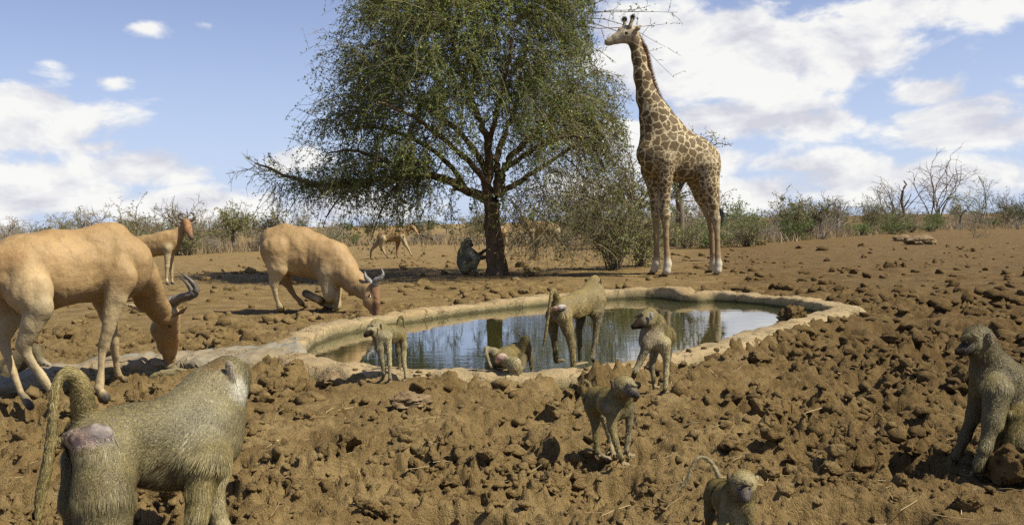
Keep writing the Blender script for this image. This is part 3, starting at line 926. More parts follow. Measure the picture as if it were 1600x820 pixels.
    lowb = np.array([pp(x, y, w) for x, y, w in zip(430 + 250 * r.uniform(size=NL) ** .6, r.uniform(262, 300, NL), r.normal(size=NL) * .5)])
    lowb[:, 2] = [pp(x, np.interp(x, [399, 443, 507, 557, 650], [258, 275, 288, 285, 276]))[2] for x in CX + FPX * ((lowb - CAM) @ RT) / ((lowb - CAM) @ FW)] + np.abs(r.normal(size=NL)) * (.04 + .30 * sstep(-4.3, -2.6, lowb[:, 0])) - .10
    dl = np.stack([r.normal(-.35, .6, NL), r.normal(0, .5, NL), r.normal(.1, .5, NL)], 1)
    leafy(lowb, dl, r.uniform(.4, .85, NL), r.uniform(-.05, .14, NL), .0055, 12, .045, GR, 7, .28, 3, .15)
    hang = np.array([pp(x, y, w) for x, y, w in zip(r.uniform(415, 690, 85), np.full(85, 285.), r.normal(size=85) * .5)])
    leafy(hang, np.stack([r.normal(-.3, .4, 85), r.normal(0, .3, 85), np.full(85, -.6)], 1), r.uniform(.5, 1.45, 85), r.uniform(.02, .15, 85), .008, 9, .042, GR, 8, .25, 3, .45)
    # left end: bare forked whips
    e = np.array([pp(x, y) for x, y in zip(r.uniform(398, 450, 16), r.uniform(256, 278, 16))])
    leafy(e, np.stack([r.normal(-1, .3, 16), r.normal(0, .3, 16), r.normal(.05, .6, 16)], 1), r.uniform(.4, .9, 16), np.full(16, .02), .009, 5, .04, GR, 7, .25, 4, .4)
    # whips reaching past the giraffe's head
    e = np.array([pp(x, y, -.8) for x, y in ((905, 12), (912, 22), (918, 28), (908, 40), (920, 34), (905, 66), (916, 18))])
    leafy(e, np.array([(1, 0, .25), (1, .1, .05), (1, 0, -.2), (1, 0, -.25), (1, .1, -.35), (1, .1, -.3), (1, 0, -.15)], float), np.array([1.7, 1.6, 2.0, 2.0, 2.5, 1.0, 2.2]), np.full(7, .012), .011, 14, .045, GR, 12, .12, 6, .35, False)
    e = np.array([pp(x, y, .3) for x, y in ((560, 20), (550, -10), (545, 60), (535, 110), (520, 150), (505, 190), (500, 235))])
    leafy(e, np.stack([np.full(7, -1.), np.zeros(7), r.normal(.1, .25, 7)], 1), r.uniform(.6, 1.1, 7), np.full(7, .02), .009, 6, .042, GR, 8, .2, 4, .35)
    # dry side: bare brown twigs hanging to the ground on the right
    nb = 520
    bx = r.uniform(795, 985, nb); by = r.uniform(120, 330, nb); bw = r.normal(size=nb) * 1.5
    stb = np.array([pp(*q) for q in zip(bx, by, bw)])
    leafy(stb, np.stack([r.normal(.2, .5, nb), r.normal(0, .5, nb), r.normal(-.5, .35, nb)], 1), r.uniform(.6, 1.7, nb), r.uniform(.05, .25, nb), .0065, 7, .036, [(.16, .15, .05), (.13, .15, .04), (.19, .15, .065)], 8, .30, 4, .15)
    nb = 330
    stb = np.array([pp(*q) for q in zip(r.uniform(795, 960, nb), r.uniform(285, 385, nb), r.normal(size=nb) * 1.1)])
    leafy(stb, np.stack([r.normal(0, .7, nb), r.normal(0, .5, nb), r.normal(-.6, .4, nb)], 1), np.minimum(r.uniform(.5, 1.5, nb), stb[:, 2] * 1.05), r.uniform(.0, .12, nb), .008, 4, .036, [(.14, .105, .045), (.11, .095, .04)], 8, .34, 3, .6)
    twp = np.concatenate(tw_acc.V); tw_acc.V = [v - o3 for v in tw_acc.V]; lf.V = [v - o3 for v in lf.V]
    cr = link('crown', lf.mesh('crown', M['leaf'], False), root); tag(cr, kind='stuff')
    t = link('twigs', tw_acc.mesh('twigs', M['twig']), root); tag(t, kind='stuff')
def wood_mesh(ac, name, o3):
    ac.V = [v - o3 for v in ac.V]
    return ac.mesh(name, M['bark'])
acacia()

def bush_mesh(seed, h, w, stems, leafn, lsize, cols, stemc, bare=0.0, trunk=0.0, crown_lo=.25, flat=False):
    """stems and foliage meshes of one shrub, base at the origin"""
    r = np.random.default_rng(seed)
    st = Acc(); lf = Acc()
    n = stems
    base = np.zeros((n, 3)); base[:, :2] = r.normal(size=(n, 2)) * w * .05
    if trunk:
        tk = twigs(np.zeros((1, 3)), np.array([[.08, 0, 1.0]]), np.array([trunk]), 7, r, 0, .10)
        V, Q = tubes(tk, np.linspace(.045 * h, .028 * h, 7)[None], 7); st.add(V, Q, np.array(stemc))
        base[:] = tk[0, -1]; hh = h - trunk
    else: hh = h
    a = r.uniform(0, 6.283, n); q = r.uniform(size=n) ** .6
    d = np.stack([np.cos(a) * q * w / (1.6 * hh), np.sin(a) * q * w / (1.6 * hh), np.full(n, .75 if not flat else .5)], 1)
    ln = hh * r.uniform(.65, 1.1, n) * (1 if not flat else 1.1)
    p1 = twigs(base, d, ln, 8, r, r.uniform(-.03, .08, n), .22)
    V, Q = tubes(p1, np.linspace(.012 * h, .004 * h, 8)[None].repeat(n, 0), 4)
    st.add(V, Q, np.repeat(np.array(stemc) * np.exp(r.normal(size=(n, 1)) * .25), 32, 0))
    m = 7
    sp, sd = along(p1, r, m, crown_lo)
    p2 = twigs(sp, sd * .5 + r.normal(size=sp.shape) * .6 + np.array([0, 0, .1]), r.uniform(.15, .42, len(sp)) * hh, 5, r, r.uniform(-.05, .12, len(sp)), .3)
    V, Q = tubes(p2, np.linspace(.005 * h, .002 * h, 5)[None].repeat(len(p2), 0), 3)
    st.add(V, Q, np.repeat(np.array(stemc) * np.exp(r.normal(size=(len(p2), 1)) * .3), 15, 0))
    s3, d3 = along(p2, r, 2, .3)
    p3 = twigs(s3, d3 * .5 + r.normal(size=s3.shape) * .7, r.uniform(.06, .2, len(s3)) * hh, 4, r, .02, .3)
    V, Q = tubes(p3, np.linspace(.003 * h, .0014 * h, 4)[None].repeat(len(p3), 0), 3)
    st.add(V, Q, np.repeat(np.array(stemc) * np.exp(r.normal(size=(len(p3), 1)) * .3), 12, 0))
    if leafn:
        lp = np.concatenate([along(p2, r, leafn, .2)[0], along(p3, r, max(2, leafn), .1)[0]])
        lp = lp[r.uniform(size=len(lp)) > bare]
        # foliage gathers in clumps
        lp = lp[r.uniform(size=len(lp)) < .35 + .65 * sstep(-.35, .25, vnoise(lp * (3.2 / h) + seed, seed))]
        lp = lp + r.normal(size=lp.shape) * .02 * h; lp[:, 2] = np.maximum(lp[:, 2], .03)
        V, Q, C = leaves(lp, r, lsize, np.array(cols)[r.integers(0, len(cols), len(lp))], .25)
        lf.add(V, Q, C)
    return st.mesh('stems', M['twig']), (lf.mesh('foliage', M['leaf'], False) if leafn else None)

OL = [(.165, .170, .055), (.20, .195, .070), (.135, .15, .046), (.23, .21, .09)]
GN = [(.12, .17, .038), (.155, .20, .05), (.10, .145, .035)]
DRY = [(.29, .235, .13), (.34, .28, .16), (.24, .20, .105)]
BK, GB = (.17, .135, .095), (.25, .215, .17)
kinds = {
    'olive': [bush_mesh(40 + k, 2.0, 2.6, 22, 7, .085, OL, BK, .1) for k in range(4)],
    'green': [bush_mesh(50 + k, 1.6, 2.4, 22, 8, .085, GN, BK, .1) for k in range(3)],
    'dry': [bush_mesh(60 + k, 1.4, 2.2, 26, 4, .07, DRY, GB, .35) for k in range(3)],
    'bare': [bush_mesh(70 + k, 2.2, 2.4, 14, 2, .06, DRY, GB, .7) for k in range(3)],
    'tree': [bush_mesh(80 + k, 3.0, 3.2, 16, 8, .095, OL, BK, .1, .9, .2) for k in range(3)],
}
LAB = {'olive': ('shrub', 'grey-olive shrub in the far scrub line', 'olive shrubs of the far scrub'),
       'green': ('shrub', 'fresh-green shrub in the far scrub line', 'green shrubs of the far scrub'),
       'dry': ('shrub', 'dry brown shrub in the far scrub line', 'dry shrubs of the far scrub'),
       'bare': ('shrub', 'bare grey shrub in the far scrub line', 'bare shrubs of the far scrub'),
       'tree': ('tree', 'small single-stemmed tree in the far scrub line', 'small trees of the far scrub')}
def plant(meshes, name, label, cat, group, loc, s, rz, sz=1.0, parts=('stems', 'foliage')):
    e = empty(name, loc, label, cat, group)
    e.scale = (s, s, s * sz); e.rotation_euler = (0, 0, rz)
    link(parts[0], meshes[0], e)
    if meshes[1]: link(parts[1], meshes[1], e)
    return e
ZX = [60, 130, 200, 270, 330, 400, 470, 540, 600, 660, 720, 800, 860, 930, 1000, 1060, 1120, 1180, 1240, 1300, 1360, 1420, 1480, 1540]
ZONES = ['at the left frame edge', 'left of the bare sapling', 'above the big hartebeest shoulder', 'left of the standing hartebeest head', 'right of the standing hartebeest head', 'left of the long low branch tip',
         'below the long low branch tip', 'behind the kneeling hartebeest rump', 'left of the running hartebeest', 'behind the running hartebeest', 'left of the tree-side baboon', 'behind the acacia trunk',
         'behind the half-hidden hartebeest', 'behind the hanging bare twigs', 'behind the tangled shrub', 'behind the giraffe forelegs', 'between the giraffe legs', 'just right of the giraffe', 'left of the rounded olive tree',
         'around the rounded olive tree', 'around the pale round tree', 'left of the dead snag', 'below the airy tree', 'left of the bright sapling', 'towards the right frame edge']
ROWS = ['in front', 'second from the front', 'midway back', 'far back', 'on the horizon']
def scrub():
    r = np.random.default_rng(5)
    # base line of the scrub along the picture (px -> base py), from the trees on the left to the right edge
    lx = [-150, 0, 120, 300, 450, 600, 700, 800, 900, 1000, 1130, 1250, 1330, 1450, 1600, 1750]
    ly = [408, 404, 402, 398, 388, 382, 380, 381, 384, 386, 386, 376, 370, 362, 356, 352]
    cnt = 0
    for row, (dy, n, smin, smax) in enumerate(((0, 44, .75, 1.1), (-5, 44, .8, 1.25), (-11, 46, .9, 1.5), (-17, 46, 1.1, 2.0), (-22, 40, 1.7, 3.0))):
        for i in range(n):
            px = -150 + 1900 * (i + r.uniform(.1, .9)) / n
            py = np.interp(px, lx, ly) + dy + r.uniform(-2.5, 2.5)
            hz = 348 - (px - 800) * math.tan(ROLL)
            py = max(py, hz + 5.5)
            p = G(px, py)
            right = px > 1100
            k = r.choice(['olive', 'green', 'dry', 'bare', 'tree'], p=[.38, .34, .20, .04, .04] if right else [.42, .16, .30, .04, .08])
            if 560 < px < 960 and row < 2: k = r.choice(['dry', 'dry', 'olive'])
            s = r.uniform(smin, smax) * (.62 if 540 < px < 960 and row < 3 else 1) * (.8 if k in ('tree', 'bare') else 1)
            s *= .72 if px < 500 else .78
            if px < 520 and r.uniform() < .3: continue
            name, lab, grp = LAB[k][0], LAB[k][1], LAB[k][2]
            zone = ZONES[int(np.searchsorted(ZX, px))]
            zsc = r.uniform(.6, 1.35)
            lab = ('tall ' if zsc * s > 1.25 else 'low ' if zsc * s < .65 else '') + lab.replace('in the far scrub line', ROWS[row] + ' ' + zone)
            plant(kinds[k][cnt % len(kinds[k])], {'shrub': k + '_shrub', 'tree': 'scrub_tree'}[name], lab, name, grp, (p[0], p[1], -.02), s, r.uniform(0, 6.28), zsc)
            cnt += 1
scrub()
def single_out():
    by = {}
    for o in scene.objects:
        if o.parent is None and 'group' in o and 'label' in o: by.setdefault(o['label'], []).append(o)
    for lab, os_ in by.items():
        if len(os_) > 1:
            os_.sort(key=lambda o: o.location.x / o.location.y)
            words = ['left of two', 'right of two'] if len(os_) == 2 else ['left of three', 'middle of three', 'right of three']
            for o, w in zip(os_, words): o['label'] = lab + ', ' + w
single_out()

def at_ground(px, py): 
    p = G(px, py); return (p[0], p[1], -.02)
def landmark(px, py, top, seed, name, label, cat='tree', wratio=1.0, **kw):
    d = gdepth(px, py); h = (py - top) * d / FPX
    ms = bush_mesh(seed, h, h * wratio, kw.pop('stems', 16), kw.pop('leafn', 6), kw.pop('lsize', .0021 * d), kw.pop('cols', OL), kw.pop('stemc', BK), **kw)
    return plant(ms, name, label, cat, None, at_ground(px, py), 1, 0)
landmark(1058, 386, 200, 201, 'pale_acacia', 'pale green feathery tree standing behind the giraffe', wratio=.42, stems=16, leafn=10, trunk=2.2, cols=[(.17, .19, .07), (.20, .21, .09), (.14, .17, .06)])
landmark(990, 388, 232, 212, 'pale_acacia', 'pale green slender tree between the big acacia and the giraffe neck', wratio=.75, stems=20, leafn=11, trunk=1.2, cols=[(.17, .19, .07), (.20, .21, .09), (.14, .17, .06)])
landmark(215, 398, 312, 202, 'spreading_shrub', 'broad olive tree rising above the standing hartebeest back', wratio=1.5, stems=26, leafn=8, cols=[(.16, .15, .06), (.20, .18, .08)])
landmark(278, 396, 303, 203, 'flat_topped_tree', 'bare twisted flat-topped tree over the standing hartebeest horns', wratio=1.3, stems=14, leafn=2, bare=.5, trunk=.9, flat=True)
landmark(365, 392, 316, 204, 'small_tree', 'small dense olive tree with bent trunk left of the long low branch', wratio=1.0, stems=18, leafn=8, trunk=1.0)
landmark(425, 392, 318, 205, 'small_tree', 'small yellow-green tree seen through the end of the long low branch', wratio=1.0, stems=16, leafn=7, trunk=.7, cols=[(.19, .18, .07), (.16, .16, .06)])
landmark(133, 402, 318, 206, 'bare_sapling', 'thin leafless sapling above the big drinking hartebeest back', wratio=.6, stems=7, leafn=0, trunk=1.0, stemc=GB)
landmark(80, 404, 340, 207, 'pale_sapling', 'small pale green sapling at the far left scrub edge', wratio=.8, stems=10, leafn=5, cols=[(.20, .19, .09)])
landmark(5, 406, 336, 208, 'grey_tree', 'grey leafless bushy tree at the left frame edge', wratio=1.1, stems=16, leafn=0, trunk=.5, stemc=GB)
landmark(35, 406, 346, 213, 'grey_shrub', 'grey leafless shrub next to the left frame edge', 'shrub', wratio=1.0, stems=16, leafn=0, stemc=GB)
landmark(1462, 345, 248, 209, 'airy_tree', 'tall airy half-bare tree leaning over the right-hand scrub', wratio=.75, stems=10, leafn=3, bare=.45, lsize=.10, cols=[(.16, .16, .06)])
landmark(1395, 352, 272, 210, 'feathery_shrub', 'feathery green shrub growing around the dead snag', 'shrub', wratio=1.1, stems=12, leafn=4, bare=.2, lsize=.10)
landmark(1534, 350, 281, 211, 'bright_sapling', 'bright yellow-green sapling in the right-hand scrub', wratio=.55, stems=8, leafn=10, lsize=.12, cols=[(.17, .24, .05), (.20, .27, .07)])
landmark(1575, 352, 293, 214, 'round_shrub', 'dark green rounded shrub near the right frame edge', 'shrub', wratio=1.6, stems=24, leafn=9, lsize=.10, cols=[(.07, .10, .03), (.09, .11, .035)])
landmark(1308, 366, 297, 215, 'pale_round_tree', 'pale grey round-crowned bare tree above the scrub', wratio=1.0, stems=16, leafn=0, trunk=1.0, stemc=(.24, .21, .18))
landmark(1240, 374, 298, 216, 'olive_tree', 'rounded olive tree standing above the scrub right of the giraffe', wratio=1.2, stems=20, leafn=8, trunk=.6)
landmark(1285, 372, 300, 217, 'olive_tree', 'narrow olive tree second right of the giraffe above the scrub', wratio=.8, stems=16, leafn=6, trunk=.8, bare=.3)
landmark(1523, 372, 340, 218, 'thorn_seedling', 'tiny dark thorny seedling alone on the open dirt', 'shrub', wratio=1.2, stems=9, leafn=2, lsize=.05, bare=.5)
landmark(1500, 356, 300, 219, 'thin_tree', 'thin dark-stemmed tree before the scrub, right of the airy tree', wratio=.8, stems=8, leafn=2, trunk=.9, bare=.3)
landmark(960, 421, 300, 220, 'tangled_shrub', 'dense tangled brown-green shrub at the giraffe front feet', 'shrub', wratio=.7, stems=40, leafn=11, lsize=.055, bare=.0, cols=[(.20, .205, .065), (.17, .205, .055), (.23, .21, .08)])
landmark(1000, 416, 330, 221, 'tangled_shrub', 'lower tangled brown shrub right beside the giraffe front legs', 'shrub', wratio=.8, stems=30, leafn=9, lsize=.055, bare=.0, cols=[(.21, .20, .07), (.18, .205, .06)])

# dead snag, fallen branches
def branch_thing(name, label, cat, paths, col=(.10, .075, .055), base=None):
    pts0 = G(*base)
    org = np.array([pts0[0], pts0[1], 0])
    root = empty(name, org, label, cat)
    ac = Acc()
    r = np.random.default_rng(len(label))
    for path, r0, r1 in paths:
        q = resample(np.array([P(*p) for p in path]), 14)
        q[1:-1] += r.normal(size=(12, 3)) * r0 * .2
        V, Q = tubes(q[None], np.linspace(r0, r1, 14)[None] * (1 + r.normal(size=(1, 14)) * .08), 7)
        ac.add(V - org, Q, np.array(col))
    link('wood', ac.mesh('wood', M['bark']), root)
d = gdepth(1411, 355)
branch_thing('dead_snag', 'dark dead snag with hooked tip in the right-hand scrub', 'dead tree',
             [([(1410, 356, d), (1412, 330, d), (1409, 310, d), (1413, 295, d), (1416, 288, d), (1412, 282, d)], .17, .05), ([(1412, 325, d), (1420, 312, d), (1424, 302, d)], .08, .03), ([(1410, 318, d), (1402, 306, d - .3)], .07, .02)], base=(1411, 355))
d = gdepth(685, 382)
branch_thing('fallen_branch', 'dry fallen branch lying before the running hartebeest nose', 'branch',
             [([(684, 381, d), (672, 372, d), (660, 368, d + .2), (645, 366, d + .4)], .07, .02), ([(668, 371, d), (655, 374, d), (640, 372, d)], .03, .01), ([(683, 381, d), (681, 374, d)], .05, .03)], base=(684, 382))
d = gdepth(1475, 352)
branch_thing('fallen_branch', 'crooked grey fallen branch behind the pair of boulders', 'branch',
             [([(1448, 353, d), (1462, 346, d), (1476, 339, d)], .05, .03), ([(1476, 339, d), (1474, 352, d)], .05, .04), ([(1462, 346, d), (1450, 342, d)], .02, .01)], base=(1475, 353))
p = G(1062, 405)
branch_thing('stick', 'short dry stick lying on dirt between the giraffe legs', 'stick', [([(1066, 406.5, gdepth(1066, 408)), (1085, 407.5, gdepth(1085, 409)), (1102, 407, gdepth(1102, 408.5))], .02, .01)], base=(1080, 408))

def dry_grass():
    r = np.random.default_rng(9)
    n = 26000
    px = r.uniform(-200, 1800, n)
    lx = [-150, 0, 300, 600, 900, 1130, 1250, 1450, 1600, 1750]; ly = [404, 400, 396, 381, 384, 384, 374, 359, 355, 350]
    py = np.interp(px, lx, ly) + 2 - np.abs(r.normal(size=n)) * 9
    py = np.maximum(py, 348 - (px - 800) * math.tan(ROLL) + 7 + r.uniform(0, 3, n))
    dirs = FW[None] + RT[None] * ((px - CX) / FPX)[:, None] - UP[None] * ((py - CY) / FPX)[:, None]
    g = CAM + dirs * (-CAMH / dirs[:, 2])[:, None]
    keep = vnoise2(g[:, 0] * .25, g[:, 1] * .25, 3) > -.35
    g = g[keep]; n = len(g)
    g[:, :2] += r.normal(size=(n, 2)) * .3
    h = r.uniform(.2, .6, n)
    d = unit(np.stack([r.normal(size=n) * .35, r.normal(size=n) * .35, np.ones(n)], 1)); s = unit(np.cross(d, r.normal(size=(n, 3)))) * .02
    V = np.stack([g - s, g + s, g + d * h[:, None] * .6 + s * .7, g + d * h[:, None]], 1).reshape(-1, 3)
    k = np.arange(n)[:, None] * 4
    F = np.concatenate([k + np.array([0, 1, 2]), k + np.array([0, 2, 3])])
    C = np.repeat(np.array([.27, .205, .115]) * np.exp(r.normal(size=(n, 1)) * .25), 4, 0)
    tag(link('dry_grass', mesh_np('dry_grass', V, [F], M['straw'], False, C)), 'sparse dry straw-coloured grass along the foot of the scrub', kind='stuff')
dry_grass()
# ------------------------------------------------------------------ animals: one continuous skin per body
def surface_nets(val, org, h):
    nx, ny, nz = val.shape
    ins = val < 0
    c = np.zeros((nx - 1, ny - 1, nz - 1), np.int8)
    for a in (0, 1):
        for b in (0, 1):
            for d in (0, 1):
                c += ins[a:nx - 1 + a, b:ny - 1 + b, d:nz - 1 + d]
    act = (c > 0) & (c < 8)
    ci = np.argwhere(act)
    vid = np.full(act.shape, -1, np.int64); vid[act] = np.arange(len(ci))
    corners = [(a, b, d) for a in (0, 1) for b in (0, 1) for d in (0, 1)]
    cv = {k: val[ci[:, 0] + k[0], ci[:, 1] + k[1], ci[:, 2] + k[2]] for k in corners}
    acc = np.zeros((len(ci), 3)); cnt = np.zeros(len(ci))
    for k in corners:
        for ax in range(3):
            if k[ax] == 0:
                l = list(k); l[ax] = 1; l = tuple(l)
                a, b = cv[k], cv[l]
                cr = (a < 0) != (b < 0)
                t = np.where(cr, a / np.where(cr, a - b, 1), 0)
                p = np.tile(np.array(k, float), (len(ci), 1)); p[:, ax] += t
                acc += p * cr[:, None]; cnt += cr
    V = (ci + acc / cnt[:, None]) * h + org
    faces = []
    for ax in range(3):
        s0 = [slice(None)] * 3; s1 = [slice(None)] * 3
        s0[ax] = slice(0, -1); s1[ax] = slice(1, None)
        a = ins[tuple(s0)]; b = ins[tuple(s1)]
        e = np.argwhere(a != b)
        o1, o2 = [(1, 2), (2, 0), (0, 1)][ax]
        ok = (e[:, o1] > 0) & (e[:, o2] > 0) & (e[:, o1] < val.shape[o1] - 1) & (e[:, o2] < val.shape[o2] - 1)
        e = e[ok]
        def at(d1, d2):
            q = e.copy(); q[:, o1] += d1; q[:, o2] += d2
            return vid[q[:, 0], q[:, 1], q[:, 2]]
        q = np.stack([at(-1, -1), at(0, -1), at(0, 0), at(-1, 0)], 1)
        flip = ~a[e[:, 0], e[:, 1], e[:, 2]]
        q[flip] = q[flip][:, ::-1]
        faces.append(q)
    return V, np.concatenate(faces)

def cam2world(Q):
    return CAM + Q[..., 0:1] * RT + Q[..., 1:2] * UP + Q[..., 2:3] * FW

class Beast:
    """joints are read in a zoomed view of the photograph and carry their own depth"""
    def __init__(s, ox, oy, sc, D, vox, gz=0.0):
        s.D, s.vox, s.gz = D, vox, gz
        s.zoom(ox, oy, sc)
        s.prims = []; s.paints = []; s.relax = 2; s.rs = 1.0; s.rthr = 0
    def zoom(s, ox, oy, sc): s.ox, s.oy, s.sc = ox, oy, sc
    def pt(s, zx, zy, w=0.0):
        px, py = s.ox + zx / s.sc, s.oy + zy / s.sc
        d = gdepth(px, py, s.gz) if isinstance(w, str) else s.D + w
        return np.array([(px - CX) / FPX * d, -(py - CY) / FPX * d, d])
    def rad(s, r, d): return r / s.sc * d / FPX
    def chain(s, nodes, col, flat=1.0, k=0.55, fur=1.0, n=None):
        pts = []
        for nn in nodes:
            p = s.pt(*nn[:3]); pts.append(np.array([*p, s.rad(nn[3] * (s.rs if nn[3] < s.rthr else 1.0), p[2])]))
        pts = np.array(pts)
        if n: 
            cols = None
            pts = resample(pts, n)
        for i in range(len(pts) - 1):
            c0 = nodes[i][4] if (not n and len(nodes[i]) > 4) else col
            c1 = nodes[i + 1][4] if (not n and len(nodes[i + 1]) > 4) else col
            s.prims.append((pts[i, :3], pts[i + 1, :3], pts[i, 3], pts[i + 1, 3], flat, k, np.array(c0), np.array(c1), fur))
    def blob(s, zx, zy, w, r, col, flat=1.0, k=0.5, fur=1.0):
        p = s.pt(zx, zy, w); rr = s.rad(r, p[2])
        s.prims.append((p, p + 1e-4, rr, rr, flat, k, np.array(col), np.array(col), fur))
    def hand(s, zx, zy, w, dx, dw, L, r, col, fur=0.0, spread=0.22, n=5):
        """palm and fingers lying on the ground; dx, dw: pointing direction, L length in metres"""
        p = s.pt(zx, zy, w)
        f = unit(np.array([dx, -0.12, dw])); side = unit(np.cross(f, [0, 1, 0]))
        L = L * .8; r = r * 1.1
        s.prims.append((p, p + f * L * 0.42, r * 1.4, r * 1.5, 1.0, 0.6, np.array(col), np.array(col), fur))
        lens = [0.52, 0.62, 0.66, 0.58, 0.42]
        for q in range(n):
            u = (q - (n - 1) / 2) / ((n - 1) / 2)
            b = p + f * L * (0.40 if q else 0.12) + side * u * r * 2.1
            d = unit(f + side * (u * spread + (-0.35 if q == 0 else 0)))
            mid = b + d * L * lens[q] * 0.55 + np.array([0, r * 0.5, 0])
            tip = b + d * L * lens[q] + np.array([0, -r * 0.35, 0])
            s.prims.append((b, mid, r * .72, r * .66, 1.0, 0.35, np.array(col), np.array(col), 0))
            s.prims.append((mid, tip, r * .66, r * .5, 1.0, 0.35, np.array(col), np.array(col) * .75, 0))
    def paint(s, zx, zy, w, r, col, soft=0.4, fur=None, amt=1.0):
        p = s.pt(zx, zy, w); s.paints.append((p, s.rad(r, p[2]), None if col is None else np.array(col), soft, fur, amt))
    def solve(s):
        lo = np.min([np.minimum(p[0] - p[2], p[1] - p[3]) for p in s.prims], 0) - 3 * s.vox
        hi = np.max([np.maximum(p[0] + p[2], p[1] + p[3]) for p in s.prims], 0) + 3 * s.vox
        h = s.vox
        dims = np.ceil((hi - lo) / h).astype(int) + 1
        val = np.full(dims, 10.0, np.float32)
        ax = [lo[i] + h * np.arange(dims[i]) for i in range(3)]
        for a, b, ra, rb, fl, k, *_ in s.prims:
            mr = max(ra, rb) * (1 + k) + 3 * h
            p0 = np.minimum(a, b) - mr; p1 = np.maximum(a, b) + mr
            i0 = np.maximum(((p0 - lo) / h).astype(int), 0); i1 = np.minimum(((p1 - lo) / h).astype(int) + 2, dims)
            sl = tuple(slice(i0[i], i1[i]) for i in range(3))
            X, Y, Z = np.meshgrid(*[ax[i][sl[i]] for i in range(3)], indexing='ij')
            d, kk = s._d(X, Y, Z, a, b, ra, rb, fl, k)
            v = val[sl]
            hh = np.maximum(kk - np.abs(v - d), 0) / np.maximum(kk, 1e-6)
            val[sl] = np.minimum(v, d) - hh * hh * kk * 0.25
        V, Fq = surface_nets(val, lo, h)
        # relax the voxel steps
        e = np.concatenate([Fq[:, [0, 1]], Fq[:, [1, 2]], Fq[:, [2, 3]], Fq[:, [3, 0]]])
        for _ in range(s.relax):
            S = np.zeros_like(V); c = np.zeros(len(V))
            np.add.at(S, e[:, 0], V[e[:, 1]]); np.add.at(c, e[:, 0], 1)
            V = V * 0.5 + 0.5 * S / np.maximum(c, 1)[:, None]
        # colours, hair length and hair flow from the nearest limbs
        W = np.zeros(len(V)); C = np.zeros((len(V), 3)); L = np.zeros(len(V)); Fl = np.zeros((len(V), 3))
        for a, b, ra, rb, fl, k, ca, cb, fur in s.prims:
            ba = b - a; l2 = max(ba @ ba, 1e-9)
            t = np.clip(((V - a) @ ba) / l2, 0, 1)
            d, _ = s._d(V[:, 0], V[:, 1], V[:, 2], a, b, ra, rb, fl, k)
            sg = np.maximum(0.22 * (ra + (rb - ra) * t), s.vox * 0.8)
            w = np.exp(-np.clip(d / sg, -1, 30))
            W += w; C += w[:, None] * (ca + (cb - ca) * t[:, None]); L += w * fur
            Fl += w[:, None] * unit(ba)
        W = np.maximum(W, 1e-12)
        C /= W[:, None]; L /= W
        Fl /= W[:, None]
        cn = np.zeros(len(V)); np.add.at(cn, e[:, 0], 1)
        for _ in range(14):
            S = np.zeros_like(Fl); np.add.at(S, e[:, 0], Fl[e[:, 1]]); Fl = .4 * Fl + .6 * S / np.maximum(cn, 1)[:, None]
        for p, r, col, soft, fur, amt in s.paints:
            d = np.linalg.norm(V - p, axis=1)
            f = sstep(r * (1 + soft), r * (1 - soft), d) * amt
            if col is not None: C = C + (col - C) * f[:, None]
            if fur is not None: L = L + (fur - L) * f
        return V, Fq, C, L, unit(Fl + 1e-9)
    @staticmethod
    def _d(X, Y, Z, a, b, ra, rb, fl, k):
        ba = b - a; l2 = max(ba @ ba, 1e-9)
        t = np.clip(((X - a[0]) * ba[0] + (Y - a[1]) * ba[1] + (Z - a[2]) * ba[2]) / l2, 0, 1)
        dx = X - a[0] - t * ba[0]; dy = Y - a[1] - t * ba[1]; dz = (Z - a[2] - t * ba[2]) / fl
        r = ra + (rb - ra) * t
        return np.sqrt(dx * dx + dy * dy + dz * dz) - r, k * r
    def build(s, name, label, cat, base, mat, group=None, part='body', lump=0.0):
        V, Fq, C, L, Fl = s.solve()
        Vw = cam2world(V)
        org = np.array(base)
        root = empty(name, org, label, cat, group)
        if lump:                                   # bone and muscle unevenness under the hide
            nv = np.zeros_like(Vw)
            fn = np.cross(Vw[Fq[:, 2]] - Vw[Fq[:, 0]], Vw[Fq[:, 3]] - Vw[Fq[:, 1]])
            for q in range(4): np.add.at(nv, Fq[:, q], fn)
            nv = unit(nv)
            h = fbm3(Vw * (5.0, 5.0, 3.2), 3, 91) - .5 * np.abs(vnoise(Vw * (7.5, 7.5, 4.0), 92))
            Vw = Vw + nv * (h * lump)[:, None]
        body = link(part, mesh_np(part, Vw - org, [Fq], mat, True, C), root)
        s.root, s.org, s.Vw, s.Fq, s.C, s.L = root, org, Vw, Fq, C, L
        s.Fl = Fl[:, 0:1] * RT + Fl[:, 1:2] * UP + Fl[:, 2:3] * FW
        return root
    def fur(s, count, length, width, seed, lift=0.35, grizzle=0.35, tip=(0.42, 0.36, 0.17), name='fur', gravity=0.5):
        r = np.random.default_rng(seed)
        T = np.concatenate([s.Fq[:, [0, 1, 2]], s.Fq[:, [0, 2, 3]]])
        a, b, c = s.Vw[T[:, 0]], s.Vw[T[:, 1]], s.Vw[T[:, 2]]
        cr = np.cross(b - a, c - a); ar = np.linalg.norm(cr, axis=1)
        nrm = unit(cr)
        Lf = s.L[T].mean(1)
        w = ar * (Lf > 0.12)
        i = r.choice(len(T), count, p=w / w.sum())
        u = r.uniform(size=(count, 2)); fl = u.sum(1) > 1; u[fl] = 1 - u[fl]
        pos = a[i] + (b[i] - a[i]) * u[:, :1] + (c[i] - a[i]) * u[:, 1:]
        n = nrm[i]; ln = Lf[i] * length * r.uniform(0.55, 1.25, count)
        flow = s.Fl[T[i, 0]] + np.array([0, 0, -gravity]) + r.normal(size=(count, 3)) * 0.13
